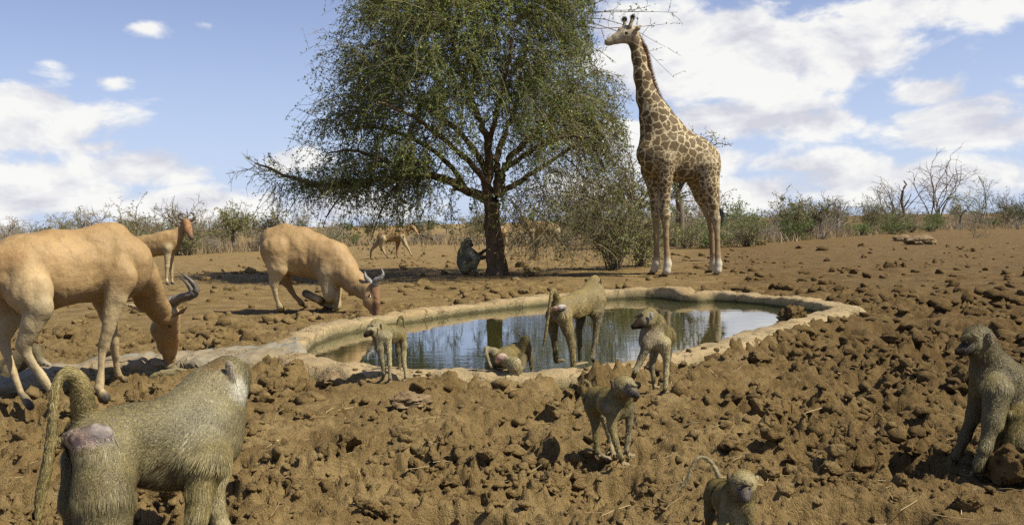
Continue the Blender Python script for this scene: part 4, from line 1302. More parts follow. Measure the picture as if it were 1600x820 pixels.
        # clumping: neighbouring hairs lean together
        cl = np.stack([vnoise(pos * (1.1 / max(length, 1e-3)), 5 + q) for q in range(3)], 1)
        flow = flow + 0.42 * cl
        flow = unit(flow - n * (flow * n).sum(1, keepdims=True))
        d0 = unit(flow + n * lift * r.uniform(.6, 1.5, (count, 1)))
        d1 = unit(flow + n * lift * 0.25 + np.array([0, 0, -0.25]))
        side = unit(np.cross(d0, n)) * (width * r.uniform(.7, 1.3, count))[:, None]
        p0 = pos - n * width * 0.5; p2 = p0 + unit(d0 + d1) * ln[:, None]
        V = np.stack([p0 - side, p0 + side, p2], 1).reshape(-1, 3)
        Tt = np.arange(count)[:, None] * 3 + np.array([0, 1, 2])
        base = s.C[T[i, 0]]
        g = np.exp(r.normal(size=count) * grizzle)[:, None]
        cg = np.exp(0.34 * vnoise(pos * (0.8 / length) + 7, 61) + .24 * vnoise(pos * (.25 / length), 62))[:, None]
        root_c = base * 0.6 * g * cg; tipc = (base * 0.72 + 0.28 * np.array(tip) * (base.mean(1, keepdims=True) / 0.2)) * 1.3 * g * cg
        Cc = np.stack([root_c, root_c, tipc], 1).reshape(-1, 3)
        nn = unit(n * 1.0 + flow * 0.15 + r.normal(size=(count, 3)) * 0.22)
        N = np.repeat(nn, 3, 0)
        return link(name, mesh_np(name, V - s.org, [Tt], M['fur'], True, np.clip(Cc, 0, 1), N), s.root)
    def pad(s, chains, name='rump_pad'):
        """smooth bare skin set into the fur"""
        q = Beast(s.ox, s.oy, s.sc, s.D, s.vox * .6, s.gz)
        for nodes, flat in chains:
            q.chain(nodes, nodes[0][4], flat, .5)
        V, Fq, C, L, Fl = q.solve()
        return link(name, mesh_np(name, cam2world(V) - s.org, [Fq], M['bare'], True, C), s.root)
    def eye(s, zx, zy, w, r, name='eye'):
        p = s.pt(zx, zy, w); V, F = ICO[2]
        rr = s.rad(r, p[2])
        return link(name, mesh_np(name, V * rr, [F], M['eye']), s.root, cam2world(p) - s.org)
    def horn(s, nodes, col0, col1, name='horn', n=26, rings=0.12, mat='horn'):
        pts = np.array([[*(q := s.pt(*nn[:3])), s.rad(nn[3], q[2])] for nn in nodes])
        c = resample(pts, n)
        Wp = cam2world(c[:, :3])
        t = np.linspace(0, 1, n)
        rr = np.maximum(c[:, 3], 1e-4) * (1 + rings * np.sin(t * 60) * (t < .75))
        V, Q = tubes(Wp[None], rr[None], 8)
        C = np.repeat(np.array(col0)[None] * (1 - t[:, None]) + np.array(col1)[None] * t[:, None], 8, 0)
        return link(name, mesh_np(name, V - s.org, [Q], M[mat], True, C), s.root)
# ------------------------------------------------------------------ the animals
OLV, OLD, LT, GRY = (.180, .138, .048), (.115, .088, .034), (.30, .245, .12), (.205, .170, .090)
FACE, MUZ, HAND, PINK, CALL = (.026, .018, .012), (.075, .06, .05), (.20, .155, .09), (.46, .27, .19), (.22, .17, .145)
EARC = (.085, .062, .045)
def base_of(b, zx, zy):
    q = G(b.ox + zx / b.sc, b.oy + zy / b.sc, 0.0)
    return (q[0], q[1], 0.0)

def front_baboon():
    OLF = (.158, .130, .056)
    b = Beast(30, 540, 2.929, 3.1, 0.0085); b.rs, b.rthr = 0.9, 100
    b.chain([(952, 148, .23, 104), (888, 265, .19, 124), (825, 385, .13, 182), (740, 452, .08, 172), (620, 448, .05, 172), (470, 440, 0, 155), (340, 425, -.06, 118)], OLF, 0.72)
    b.chain([(870, 210, .17, 118), (760, 330, .10, 118)], GRY, 0.7)
    b.blob(988, 205, .22, 54, (.36, .34, .26), 1, .4, .6)
    b.chain([(960, 180, .30, 70), (990, 240, .40, 42)], GRY, 1, .6, .5)
    b.paint(900, 85, .18, 62, (.13, .085, .034), .5)
    b.chain([(962, 88, .145, 27), (975, 145, .145, 26)], (.22, .18, .13), 0.5, .2, 0.0)
    b.paint(1008, 205, .17, 58, (.36, .34, .26), .6)
    b.paint(966, 112, .10, 20, (.03, .024, .018), .4, 0); b.paint(972, 140, .10, 16, (.05, .04, .03), .4, 0)
    b.chain([(380, 505, -.09, 124), (386, 680, -.12, 122), (384, 810, -.12, 112), (372, 930, -.12, 78), (350, 1050, 'g', 46)], OLF)
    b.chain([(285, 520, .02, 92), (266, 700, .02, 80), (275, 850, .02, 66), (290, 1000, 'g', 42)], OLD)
    b.chain([(855, 540, .02, 112), (828, 650, -.01, 72), (815, 760, -.03, 56), (812, 880, -.03, 44), (815, 1000, 'g', 36)], OLV)
    b.chain([(880, 600, .25, 80), (892, 720, .26, 48), (925, 830, .27, 42), (975, 940, 'g', 34)], LT, 1, .7, .7)
    b.chain([(300, 355, -.06, 54), (290, 250, -.07, 54), (274, 165, -.08, 44), (228, 122, -.10, 32), (180, 158, -.12, 26), (158, 250, -.13, 25), (148, 400, -.13, 25), (125, 560, -.13, 28), (98, 690, -.13, 28), (88, 800, -.13, 18)], OLV, 1, .35, .34, 24)
    b.chain([(222, 428, -.105, 42, (.10, .07, .055)), (262, 430, -.125, 54, (.42, .29, .215)), (315, 420, -.140, 58, (.37, .27, .215)), (358, 405, -.145, 58, (.29, .245, .215)), (388, 402, -.138, 50, (.24, .205, .18))], PINK, .5, .25, 0)
    for x, y, w, q, c in ((235, 428, -.15, 34, (.10, .07, .055)), (262, 432, -.16, 42, (.42, .29, .215)), (312, 424, -.18, 44, (.37, .27, .215)), (352, 406, -.185, 46, (.29, .245, .215)), (388, 402, -.175, 42, (.24, .205, .18))): b.paint(x, y, w, q, c, .25, 0)
    b.paint(305, 345, -.14, 40, (.03, .024, .02), .6, 0.1, .9); b.paint(390, 345, -.14, 24, (.03, .024, .02), .6, 0.1, .9)
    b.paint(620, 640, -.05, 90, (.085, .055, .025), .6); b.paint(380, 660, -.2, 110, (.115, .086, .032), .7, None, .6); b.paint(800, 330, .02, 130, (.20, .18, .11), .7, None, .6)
    b.hand(345, 1050, 'g', .3, -.8, .17, .012, HAND)
    b.hand(815, 1000, 'g', .5, -.6, .12, .010, HAND)
    b.hand(975, 940, 'g', .7, -.3, .12, .010, HAND)
    b.paint(945, 130, .2, 85, None, .4, .45)
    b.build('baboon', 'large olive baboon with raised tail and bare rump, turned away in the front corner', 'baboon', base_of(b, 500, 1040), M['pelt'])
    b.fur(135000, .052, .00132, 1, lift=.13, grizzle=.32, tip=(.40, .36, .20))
front_baboon()

def small_dark_face():
    b = Beast(550, 470, 5.467, 6.25, 0.0075, BANK); b.rs, b.rthr = 0.8, 52
    b.chain([(218, 212, .0, 60), (262, 262, .03, 58), (325, 280, .08, 76), (395, 278, .13, 66), (425, 270, .15, 50)], OLV, .8)
    b.chain([(205, 225, -.01, 56), (160, 258, -.05, 44), (118, 290, -.08, 29, FACE)], LT, 1, .6, .4)
    b.chain([(140, 212, -.05, 14), (180, 200, -.06, 16)], LT, 1, .6, .6)
    b.chain([(300, 305, -.0, 50), (318, 420, -.0, 27), (324, 540, -.01, 21), (322, 640, -.01, 18), (322, 680, 'g', 17)], LT, 1, .7, .6)
    b.chain([(225, 300, .0, 56), (238, 400, .0, 44), (258, 520, .0, 27), (275, 610, .0, 22), (262, 668, 'g', 16)], GRY, 1, .7, .6)
    b.chain([(425, 300, .14, 48), (442, 380, .14, 36), (440, 450, .14, 29), (450, 560, .12, 21), (460, 640, .11, 19), (458, 672, 'g', 17)], LT, 1, .7, .6)
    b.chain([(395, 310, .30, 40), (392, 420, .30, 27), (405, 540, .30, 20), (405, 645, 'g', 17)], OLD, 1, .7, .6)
    b.chain([(385, 225, .2, 20), (402, 160, .22, 17), (425, 132, .23, 14), (440, 170, .24, 12), (448, 240, .25, 10)], OLV, 1, .5, .3, 14)
    b.chain([(245, 200, -.06, 15), (250, 238, -.06, 13)], EARC, .5, .3, 0)
    for x, y, w, q in ((112, 288, -.10, 30), (140, 278, -.09, 34), (165, 268, -.08, 26)): b.paint(x, y, w, q, FACE, .3, 0)
    b.hand(322, 680, 'g', -.1, -.9, .085, .0075, HAND); b.hand(262, 668, 'g', -.4, -.8, .085, .0075, HAND); b.hand(458, 672, 'g', -.1, -.9, .10, .0075, HAND)
    b.paint(205, 215, -.02, 62, None, .3, .4)
    b.build('baboon', 'small pale baboon with black muzzle and short upright tail, before the drinking hartebeest head', 'baboon', base_of(b, 340, 680), M['pelt'])
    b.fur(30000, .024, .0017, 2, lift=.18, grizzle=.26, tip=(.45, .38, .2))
    b.eye(160, 238, -.105, 5)
small_dark_face()

def crouching():
    b = Beast(740, 510, 9.109, 6.4, 0.0075, BANK)
    b.chain([(700, 420, .32, 95), (600, 385, .2, 140), (460, 425, .02, 128), (390, 480, -.06, 108)], OLV, .9)
    b.chain([(470, 500, -.12, 85), (580, 545, -.16, 100), (630, 610, -.15, 62), (520, 690, -.17, 34), (470, 715, -.19, 22)], LT, .8, .6, .7)
    b.chain([(330, 480, .0, 85), (240, 540, .02, 72), (200, 620, .02, 42), (215, 690, 'g', 26)], GRY, .8)
    b.chain([(660, 350, .12, 85), (715, 185, .10, 46), (735, 165, .10, 40)], OLV, .8)
    b.chain([(735, 165, .10, 40), (785, 300, .12, 48), (812, 450, .12, 38), (825, 590, .12, 28)], OLD, .8)
    b.chain([(690, 440, .05, 75), (690, 560, .0, 60)], OLD, .8)
    b.chain([(300, 370, -.02, 70), (230, 340, -.02, 45), (180, 305, -.03, 30), (178, 360, -.05, 26), (205, 470, -.08, 24), (255, 590, -.1, 21), (330, 715, -.12, 15)], GRY, 1, .5, .35, 18)
    b.chain([(345, 490, -.13, 42), (372, 445, -.145, 52)], PINK, .6, .3, 0)
    b.chain([(400, 425, -.145, 50), (435, 425, -.14, 42)], (.34, .27, .22), .6, .3, 0)
    for x, y, w, c in ((350, 480, -.17, PINK), (380, 440, -.185, (.38, .27, .21)), (425, 425, -.185, (.34, .27, .22))): b.paint(x, y, w, 44, c, .25, 0)
    b.build('baboon', 'baboon crouching low to drink at the near rim, pink rump and raised elbow showing', 'baboon', base_of(b, 500, 700), M['pelt'])
    b.fur(24000, .034, .0017, 3, lift=.3, grizzle=.28)
crouching()

def rim_stander():
    b = Beast(840, 420, 4.825, 6.55, 0.0075, RIM_Z); b.rs, b.rthr = 0.8, 56
    b.chain([(435, 85, .30, 50), (425, 140, .28, 66), (405, 225, .22, 102), (310, 265, .1, 92), (195, 290, .0, 76), (150, 292, -.03, 62)], (.215, .162, .062), .75)
    b.chain([(190, 345, -.03, 72), (225, 450, -.03, 54), (255, 560, -.03, 37), (266, 660, -.03, 27), (266, 728, 'g', 22)], (.215, .162, .062))
    b.chain([(262, 728, 'g', 20), (320, 716, 'g', 18), (375, 705, 'g', 13)], HAND, 1, .5, .1)
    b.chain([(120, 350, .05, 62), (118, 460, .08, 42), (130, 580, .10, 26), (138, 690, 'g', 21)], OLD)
    b.chain([(138, 690, 'g', 18), (200, 690, 'g', 14)], HAND, 1, .5, .1)
    b.chain([(440, 310, .2, 62), (450, 400, .2, 37), (435, 530, .2, 27), (414, 640, .2, 21), (418, 685, 'g', 17)], GRY)
    b.chain([(418, 688, 'g', 14), (440, 700, 'g', 9)], FACE, 1, .5, 0)
    b.chain([(325, 370, .25, 46), (310, 460, .27, 30), (318, 570, .28, 23), (318, 670, 'g', 17)], OLD)
    b.chain([(150, 245, -.05, 32), (130, 180, -.06, 28), (108, 172, -.08, 18), (92, 260, -.1, 16), (76, 380, -.1, 15), (60, 500, -.1, 16), (42, 585, -.1, 9)], OLV, 1, .5, .35, 18)
    b.chain([(118, 303, -.085, 22), (142, 299, -.10, 26)], PINK, .6, .3, 0)
    b.chain([(170, 290, -.105, 28), (198, 285, -.095, 26)], (.38, .34, .30), .6, .3, 0)
    for x, y, w, c in ((125, 302, -.12, PINK), (148, 298, -.13, PINK), (178, 289, -.13, (.38, .33, .28)), (198, 285, -.12, (.36, .33, .30))): b.paint(x, y, w, 22, c, .25, 0)
    b.chain([(476, 75, .24, 11), (478, 105, .24, 11)], EARC, .5, .3, 0)
    b.build('baboon', 'golden baboon standing on the basin rim with hanging tail, back turned', 'baboon', base_of(b, 270, 720), M['pelt'])
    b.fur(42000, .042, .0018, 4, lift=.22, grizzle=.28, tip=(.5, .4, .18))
rim_stander()

def facing_left():
    b = Beast(970, 460, 4.82, 5.65, 0.007, BANK); b.rs, b.rthr = 0.82, 56
    b.chain([(215, 165, .0, 70), (262, 225, .06, 72), (290, 300, .14, 88), (330, 320, .30, 80), (345, 320, .42, 66)], OLV, .85)
    b.chain([(225, 290, .03, 80), (215, 350, .02, 72), (225, 385, .03, 55)], (.23, .175, .105), .8)
    b.chain([(190, 190, -.03, 58), (140, 220, -.07, 42, FACE), (98, 240, -.09, 30, FACE)], GRY, 1, .6, .25)
    b.chain([(110, 165, -.06, 15), (160, 140, -.07, 18)], LT, 1, .6, .6)
    b.chain([(200, 380, .0, 50), (155, 480, -.0, 32), (112, 570, -.02, 25), (92, 625, 'g', 20)], GRY, 1, .7, .6)
    b.chain([(320, 370, .0, 62), (345, 480, .0, 32), (342, 590, -.01, 26), (336, 690, -.02, 23), (336, 722, 'g', 19)], LT, 1, .7, .6)
    b.chain([(250, 440, .26, 42), (232, 540, .26, 26), (245, 620, .26, 21), (252, 685, 'g', 17)], GRY, 1, .7, .5)
    b.chain([(350, 400, .45, 50), (350, 520, .45, 30), (350, 600, .45, 22), (350, 640, 'g', 18)], OLD, 1, .7, .5)
    b.chain([(228, 145, -.085, 22), (232, 175, -.085, 18)], (.36, .33, .29), .5, .3, 0)
    for x, y, w in ((92, 245, -.12), (120, 235, -.11), (145, 225, -.10), (130, 195, -.09)): b.paint(x, y, w, 34, FACE, .4, 0)
    b.hand(336, 722, 'g', -.1, -.9, .09, .008, HAND); b.hand(252, 685, 'g', .1, -.9, .09, .008, HAND); b.hand(92, 625, 'g', -.3, -.8, .09, .008, HAND)
    b.paint(200, 170, -.03, 75, None, .3, .45)
    b.build('baboon', 'young baboon with black face looking left, standing in front of the giraffe reflection', 'baboon', base_of(b, 260, 690), M['pelt'])
    b.fur(34000, .024, .0016, 5, lift=.18, grizzle=.26, tip=(.45, .38, .2))
    b.eye(150, 168, -.115, 6)
facing_left()

def walking_young():
    b = Beast(890, 570, 4.554, 4.25, 0.006); b.rs, b.rthr = 0.82, 56
    b.chain([(385, 145, -.05, 78), (370, 220, -.0, 74), (300, 262, .07, 98), (215, 245, .18, 88), (155, 245, .27, 66)], OLV, .8)
    b.chain([(410, 165, -.07, 62), (448, 192, -.11, 44, (.12, .095, .07)), (474, 214, -.13, 32, (.06, .047, .038))], GRY, 1, .6, .35)
    b.chain([(425, 135, -.11, 20), (468, 142, -.12, 16)], LT, 1, .6, .6)
    b.chain([(385, 300, .02, 70), (330, 320, .03, 80)], GRY, .8)
    b.chain([(305, 320, -.01, 62), (302, 440, -.03, 38), (326, 540, -.06, 29), (358, 640, -.08, 25), (372, 682, 'g', 21)], OLV, 1, .7, .7)
    b.chain([(422, 300, .05, 52), (426, 410, .05, 31), (415, 520, .05, 25), (405, 590, .05, 21), (408, 622, 'g', 18)], GRY, 1, .7, .7)
    b.chain([(165, 305, .2, 62), (182, 410, .2, 37), (188, 520, .2, 28), (196, 600, .2, 23), (222, 640, 'g', 17)], OLV, 1, .7, .7)
    b.chain([(240, 350, .3, 46), (278, 480, .3, 26), (298, 570, .3, 22), (303, 615, 'g', 16)], LT, 1, .7, .6)
    b.chain([(140, 200, .3, 19), (142, 145, .32, 16), (112, 112, .33, 14), (88, 150, .33, 12), (92, 245, .33, 10)], OLV, 1, .5, .35, 14)
    b.chain([(300, 118, -.10, 20), (305, 160, -.10, 18)], EARC, .55, .3, 0)
    b.paint(470, 215, -.155, 36, (.05, .039, .031), .5, 0); b.paint(440, 165, -.14, 26, (.09, .07, .05), .5, 0)
    b.hand(372, 682, 'g', .12, -.9, .105, .0075, HAND); b.hand(408, 622, 'g', .2, -.9, .10, .0075, HAND)
    b.hand(222, 640, 'g', .4, -.8, .10, .0075, HAND); b.hand(303, 615, 'g', .1, -.9, .09, .0075, HAND)
    b.paint(400, 155, -.08, 85, None, .3, .45)
    b.build('baboon', 'young baboon walking over clods with curled tail, head turned right, below the rim', 'baboon', base_of(b, 310, 660), M['pelt'])
    b.fur(42000, .022, .0013, 6, lift=.18, grizzle=.26, tip=(.45, .38, .2))
    b.eye(448, 152, -.135, 6)
walking_young()

def infant():
    b = Beast(1040, 690, 6.306, 3.05, 0.0048); b.rs, b.rthr = 0.85, 82
    b.chain([(765, 395, -.02, 132), (720, 540, .03, 150), (640, 560, .09, 160), (530, 500, .18, 125), (490, 450, .23, 92)], OLV, .85)
    b.chain([(690, 640, .02, 130), (720, 740, .02, 110)], LT, .7)
    b.chain([(770, 430, -.05, 105), (782, 510, -.095, 74, (.075, .06, .05)), (785, 560, -.125, 52, (.07, .056, .046))], LT, 1, .6, .3)
    b.chain([(690, 400, -.09, 26), (770, 395, -.105, 28), (850, 408, -.09, 24)], (.26, .21, .10), 1, .6, .6)
    b.chain([(622, 320, -.02, 26), (612, 400, -.02, 24)], EARC, .6, .3, 0)
    b.chain([(905, 340, -.02, 22), (912, 390, -.02, 18)], (.32, .28, .2), .6, .3, 0)
    b.chain([(590, 680, .03, 80), (570, 820, .0, 50), (575, 945, 'g', 34)], OLV, 1, .7, .7)
    b.chain([(810, 650, .0, 74), (835, 800, -.0, 48), (840, 960, 'g', 34)], OLV, 1, .7, .7)
    b.chain([(455, 560, .2, 84), (430, 720, .2, 54), (425, 870, 'g', 38)], OLD, 1, .7, .7)
    b.chain([(560, 640, .28, 60), (540, 860, 'g', 38)], OLD, 1, .7, .7)
    b.chain([(530, 360, .27, 34), (495, 270, .29, 25), (440, 190, .31, 23), (370, 152, .33, 21), (300, 172, .33, 20), (252, 270, .33, 20), (212, 380, .33, 21), (110, 490, .33, 16)], GRY, 1, .5, .25, 24)
    b.paint(785, 545, -.16, 70, (.062, .05, .042), .45, 0)
    b.paint(715, 455, -.13, 44, FACE, .5, 0); b.paint(835, 460, -.13, 40, FACE, .5, 0); b.paint(775, 450, -.14, 40, (.05, .045, .042), .5, 0)
    b.paint(790, 580, -.19, 24, (.03, .025, .025), .5, 0)
    b.hand(575, 945, 'g', 0, -1, .08, .007, HAND); b.hand(840, 960, 'g', 0, -1, .08, .007, HAND)
    b.build('baboon', 'infant baboon with grey face and arched thin tail, walking out of the bottom edge', 'baboon', base_of(b, 640, 900), M['pelt'])
    b.fur(50000, .022, .0010, 7, grizzle=.28, tip=(.5, .42, .18), lift=.22)
    b.eye(728, 458, -.155, 12); b.eye(828, 462, -.150, 12)
infant()

def right_sitter():
    b = Beast(1440, 490, 2.93, 3.95, 0.0075); b.rs, b.rthr = 0.82, 62
    b.chain([(258, 122, .0, 74), (298, 192, .02, 64), (345, 290, .05, 98), (430, 395, .1, 142), (500, 500, .1, 150), (530, 560, .1, 120)], (.118, .094, .040), .8)  # coat darkened: its shaded side and the lens fall-off put into the colour
    b.chain([(238, 140, -.02, 58), (202, 158, -.03, 36, FACE), (166, 174, -.04, 21, MUZ)], GRY, .8, .5, .25)
    b.chain([(190, 112, -.04, 18), (235, 98, -.05, 22)], (.20, .16, .065), 1, .6, .6)
    b.chain([(285, 270, .03, 62), (262, 325, .06, 54)], OLD, .8)
    b.chain([(345, 350, -.05, 66), (325, 490, -.08, 50), (294, 600, -.10, 34), (265, 680, -.10, 29), (250, 722, 'g', 23)], (.155, .125, .055), 1, .7, .8)
    b.chain([(265, 350, .1, 58), (240, 460, .12, 38), (200, 560, .12, 30), (165, 640, .12, 24), (145, 670, 'g', 19)], OLD, 1, .7, .7)
    b.chain([(500, 520, -.08, 100), (470, 600, -.12, 70), (520, 690, -.1, 45), (540, 760, 'g', 32)], OLV, 1, .7, .7)
    b.chain([(316, 96, -.062, 22), (316, 126, -.062, 20)], (.16, .12, .075), .5, .3, 0)
    b.paint(314, 112, -.085, 15, (.03, .022, .016), .4, 0)
    for x, y, w, r in ((160, 185, -.08, 34), (190, 175, -.07, 34), (200, 140, -.07, 28), (225, 150, -.08, 24)): b.paint(x, y, w, r, FACE, .4, 0)
    b.hand(250, 722, 'g', -.05, -.95, .125, .010, HAND); b.hand(145, 670, 'g', -.6, -.6, .11, .009, OLD)
    b.paint(245, 125, -.02, 78, None, .3, .4)
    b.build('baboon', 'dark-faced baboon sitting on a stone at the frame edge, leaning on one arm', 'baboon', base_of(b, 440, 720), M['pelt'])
    b.fur(72000, .044, .0015, 8, lift=.18, grizzle=.30)
    b.eye(205, 132, -.075, 7)
right_sitter()

def tree_sitter():
    b = Beast(700, 340, 8.0, 20.5, 0.016)
    c = (.17, .16, .10)
    b.chain([(248, 290, 0, 46), (228, 350, 0, 58), (212, 450, 0, 84), (208, 560, 0, 90), (222, 640, 0, 74)], c, .8)
    b.chain([(268, 310, -.02, 36), (300, 345, -.04, 20, FACE)], FACE, 1, .6, .2)
    b.chain([(225, 640, -.15, 62), (310, 590, -.2, 44), (375, 525, -.2, 30)], (.22, .20, .10), 1, .6)
    b.chain([(375, 525, -.2, 28), (350, 600, -.2, 22), (335, 670, -.2, 20), (370, 690, -.25, 14)], c)
    b.chain([(270, 420, -.1, 42), (335, 500, -.16, 38)], (.40, .37, .26), 1, .6)
    b.chain([(335, 500, -.16, 32), (430, 500, -.1, 26), (512, 488, -.05, 18)], c)
    b.chain([(290, 410, .1, 34), (375, 470, .1, 24), (445, 420, .08, 19), (492, 392, .05, 15)], OLD)
    b.build('baboon', 'grey baboon sitting upright in shade, reaching towards the acacia trunk', 'baboon', base_of(b, 230, 690), M['pelt'])
    b.fur(9000, .05, .004, 9)
tree_sitter()

def hidden_one():
    b = Beast(0, 500, 5.0, 7.35, 0.009)
    c = (.115, .092, .048)
    b.chain([(290, 225, .05, 42), (235, 290, .08, 78), (150, 340, .1, 92), (60, 380, .1, 85)], c, .8)
    b.chain([(280, 240, -.0, 42), (315, 320, -.0, 34), (335, 400, -.0, 24)], c)
    b.chain([(310, 310, .0, 26), (370, 345, -.02, 18), (430, 372, -.03, 14), (485, 385, -.04, 8)], (.26, .22, .15), 1, .6, .4)
    b.chain([(70, 400, -.1, 60), (40, 440, -.12, 45)], c)
    b.build('baboon', 'grey baboon huddled on the cement kerb behind the drinking antelope hind legs', 'baboon', base_of(b, 180, 420), M['pelt'])
    b.fur(9000, .035, .0018, 10)
hidden_one()

# ---- antelopes
TAN, TAN2, PALE, LEG, RED, HOOF = (.275, .178, .077), (.22, .130, .052), (.32, .25, .135), (.31, .235, .12), (.22, .105, .045), (.045, .037, .03)
HG0, HG1 = (.16, .13, .095), (.05, .043, .036)
def drinker_big():
    b = Beast(0, 320, 2.412, 6.3, 0.0105); b.relax = 1; b.rs, b.rthr = 0.86, 34
    b.chain([(455, 240, .17, 108), (400, 220, .12, 130), (300, 232, .0, 124), (190, 250, -.14, 134), (90, 245, -.26, 118), (0, 250, -.36, 92)], TAN, .62, .4)
    b.chain([(432, 136, .14, 58), (330, 146, .02, 46), (180, 160, -.14, 54), (60, 195, -.26, 62), (-20, 215, -.35, 50)], TAN2, .5, .5)
    b.chain([(470, 220, .2, 94), (515, 265, .3, 72), (565, 345, .45, 54), (612, 405, .6, 46)], TAN, .55, .45)
    b.chain([(642, 412, .66, 36), (622, 470, .78, 48), (632, 530, .88, 35), (641, 582, .96, 25), (642, 594, .98, 21, (.10, .07, .05))], TAN, .7, .45)
    b.chain([(660, 428, .66, 15), (660, 500, .78, 15), (656, 560, .92, 13)], (.36, .215, .10), .9, .4)
    b.chain([(655, 418, .58, 10), (685, 402, .54, 15), (713, 378, .50, 3)], (.20, .13, .075), .5, .4)
    b.chain([(590, 405, .74, 11), (540, 392, .78, 15), (478, 376, .82, 3)], PALE, .5, .4)
    b.chain([(438, 190, .02, 46, TAN), (450, 280, -.01, 60, TAN), (434, 360, -.04, 40), (405, 470, -.06, 24), (392, 530, -.06, 25), (384, 570, -.07, 16), (378, 640, -.08, 14.5), (370, 690, -.1, 18), (378, 706, -.1, 13), (394, 728, 'g', 15, HOOF)], (.33, .25, .13), .62, .3)
    b.chain([(400, 340, .28, 52), (415, 450, .35, 26), (428, 515, .38, 23), (438, 600, .42, 14), (445, 640, .45, 16), (470, 666, 'g', 13, HOOF)], LEG, .85, .3)
    b.chain([(60, 250, -.34, 94, TAN), (112, 325, -.40, 82, (.36, .255, .125)), (150, 385, -.43, 48), (120, 455, -.43, 34), (88, 530, -.42, 29), (105, 570, -.42, 20), (145, 630, -.42, 15.5), (190, 695, -.42, 18), (205, 715, -.42, 13), (232, 745, 'g', 14, HOOF)], PALE, .6, .28)
    b.chain([(10, 330, -.14, 80, TAN), (40, 430, -.14, 40), (10, 505, -.16, 27), (24, 555, -.18, 18), (44, 620, -.2, 14.5), (78, 705, -.26, 16), (114, 762, 'g', 13, HOOF)], LEG, .7, .3)
    b.chain([(-20, 210, -.42, 14), (-30, 330, -.46, 9), (-25, 420, -.46, 12, HOOF)], TAN2, 1, .4)
    b.paint(20, 190, -.5, 55, (.26, .14, .06), .8, None, .6); b.paint(290, 350, -.15, 60, (.30, .21, .105), .7, None, .6)
    b.paint(495, 335, .1, 32, (.22, .15, .07), .6, None, .6); b.paint(655, 590, .9, 16, (.05, .035, .025), .5)
    b.paint(250, 170, -.2, 60, (.34, .225, .10), .8, None, .6)
    b.build('hartebeest', 'big tan hartebeest bending to drink at the cement kerb, close on the left', 'hartebeest', base_of(b, 240, 735), M['coat'], lump=.020)
    b.horn([(645, 400, .62, 20), (650, 372, .62, 20), (685, 350, .58, 18), (725, 340, .55, 16), (740, 320, .54, 13), (718, 285, .52, 8), (680, 256, .5, 2)], HG0, HG1)
    b.horn([(636, 398, .74, 19), (632, 370, .78, 19), (660, 356, .82, 17), (705, 348, .86, 15), (722, 330, .87, 12), (708, 300, .86, 7), (680, 275, .86, 2)], HG0, HG1)
    b.eye(640, 455, .655, 8)
drinker_big()

def drinker_kneel():
    b = Beast(380, 320, 2.929, 12.2, 0.0155); b.relax = 1; b.rs, b.rthr = 0.86, 34
    b.chain([(405, 252, -.06, 80), (330, 238, -.02, 90), (235, 214, .0, 100), (165, 185, .0, 84), (125, 175, .0, 52)], TAN, .64, .4)
    b.chain([(405, 205, -.12, 34), (390, 290, -.16, 44)], TAN, .5, .35)
    b.chain([(385, 195, -.04, 36), (280, 150, 0, 38), (190, 130, 0, 38), (120, 150, 0, 34)], TAN2, .6)
    b.chain([(410, 260, -.08, 86), (455, 300, -.16, 68), (510, 355, -.3, 50), (555, 395, -.45, 42)], TAN, .7)
    b.chain([(578, 395, -.5, 36), (588, 445, -.55, 35), (602, 490, -.58, 24), (608, 530, -.6, 17, (.10, .06, .035))], TAN, .8, .4)
    b.chain([(604, 380, -.56, 22), (610, 450, -.61, 18), (614, 505, -.63, 13)], (.165, .088, .040), .9, .4)
    b.chain([(575, 378, -.45, 8), (550, 382, -.4, 11), (525, 382, -.35, 3)], (.2, .12, .07), .7)
    b.chain([(390, 320, -.16, 54), (398, 410, -.2, 33), (412, 468, 'g', 24)], PALE, .8)
    b.chain([(412, 462, 'g', 22), (345, 432, -.05, 17), (282, 405, .05, 15, HOOF)], LEG)
    b.chain([(410, 340, .1, 42), (428, 462, .05, 22)], LEG, .8)
    b.chain([(428, 460, .05, 20), (360, 445, .2, 15), (310, 425, .25, 13, HOOF)], LEG)
    b.chain([(150, 215, -.13, 72, TAN), (156, 290, -.15, 43, (.36, .26, .13)), (140, 362, -.15, 26), (144, 390, -.14, 17), (152, 430, -.12, 14), (166, 465, -.1, 16), (178, 484, 'g', 13, HOOF)], PALE, .7, .3)
    b.chain([(190, 285, .15, 52), (200, 350, .15, 31), (215, 385, .15, 18), (238, 420, .15, 14), (265, 450, .15, 14), (288, 466, 'g', 12, HOOF)], TAN2, .8, .3)
    b.chain([(88, 150, -.0, 9), (85, 195, 0, 8), (100, 230, 0, 8, HOOF), (118, 250, 0, 5, HOOF)], TAN2, 1, .5)
    b.paint(604, 480, -.68, 22, (.08, .035, .02), .8, None, .8); b.paint(604, 400, -.66, 22, (.15, .07, .03), .8, None, .6); b.paint(606, 525, -.66, 16, (.04, .028, .02), .6)
    b.build('hartebeest', 'tan hartebeest kneeling on its forelegs to drink over the basin rim', 'hartebeest', base_of(b, 280, 480), M['coat'], lump=.022)
    b.horn([(590, 372, -.5, 13), (578, 350, -.5, 13), (562, 332, -.48, 10), (556, 304, -.46, 2)], (.22, .20, .17), (.12, .11, .1))
    b.horn([(604, 370, -.58, 13), (604, 348, -.6, 13), (628, 335, -.62, 11), (640, 315, -.62, 7), (630, 288, -.6, 2)], (.22, .20, .17), (.12, .11, .1))
    b.eye(578, 415, -.62, 5)
drinker_kneel()

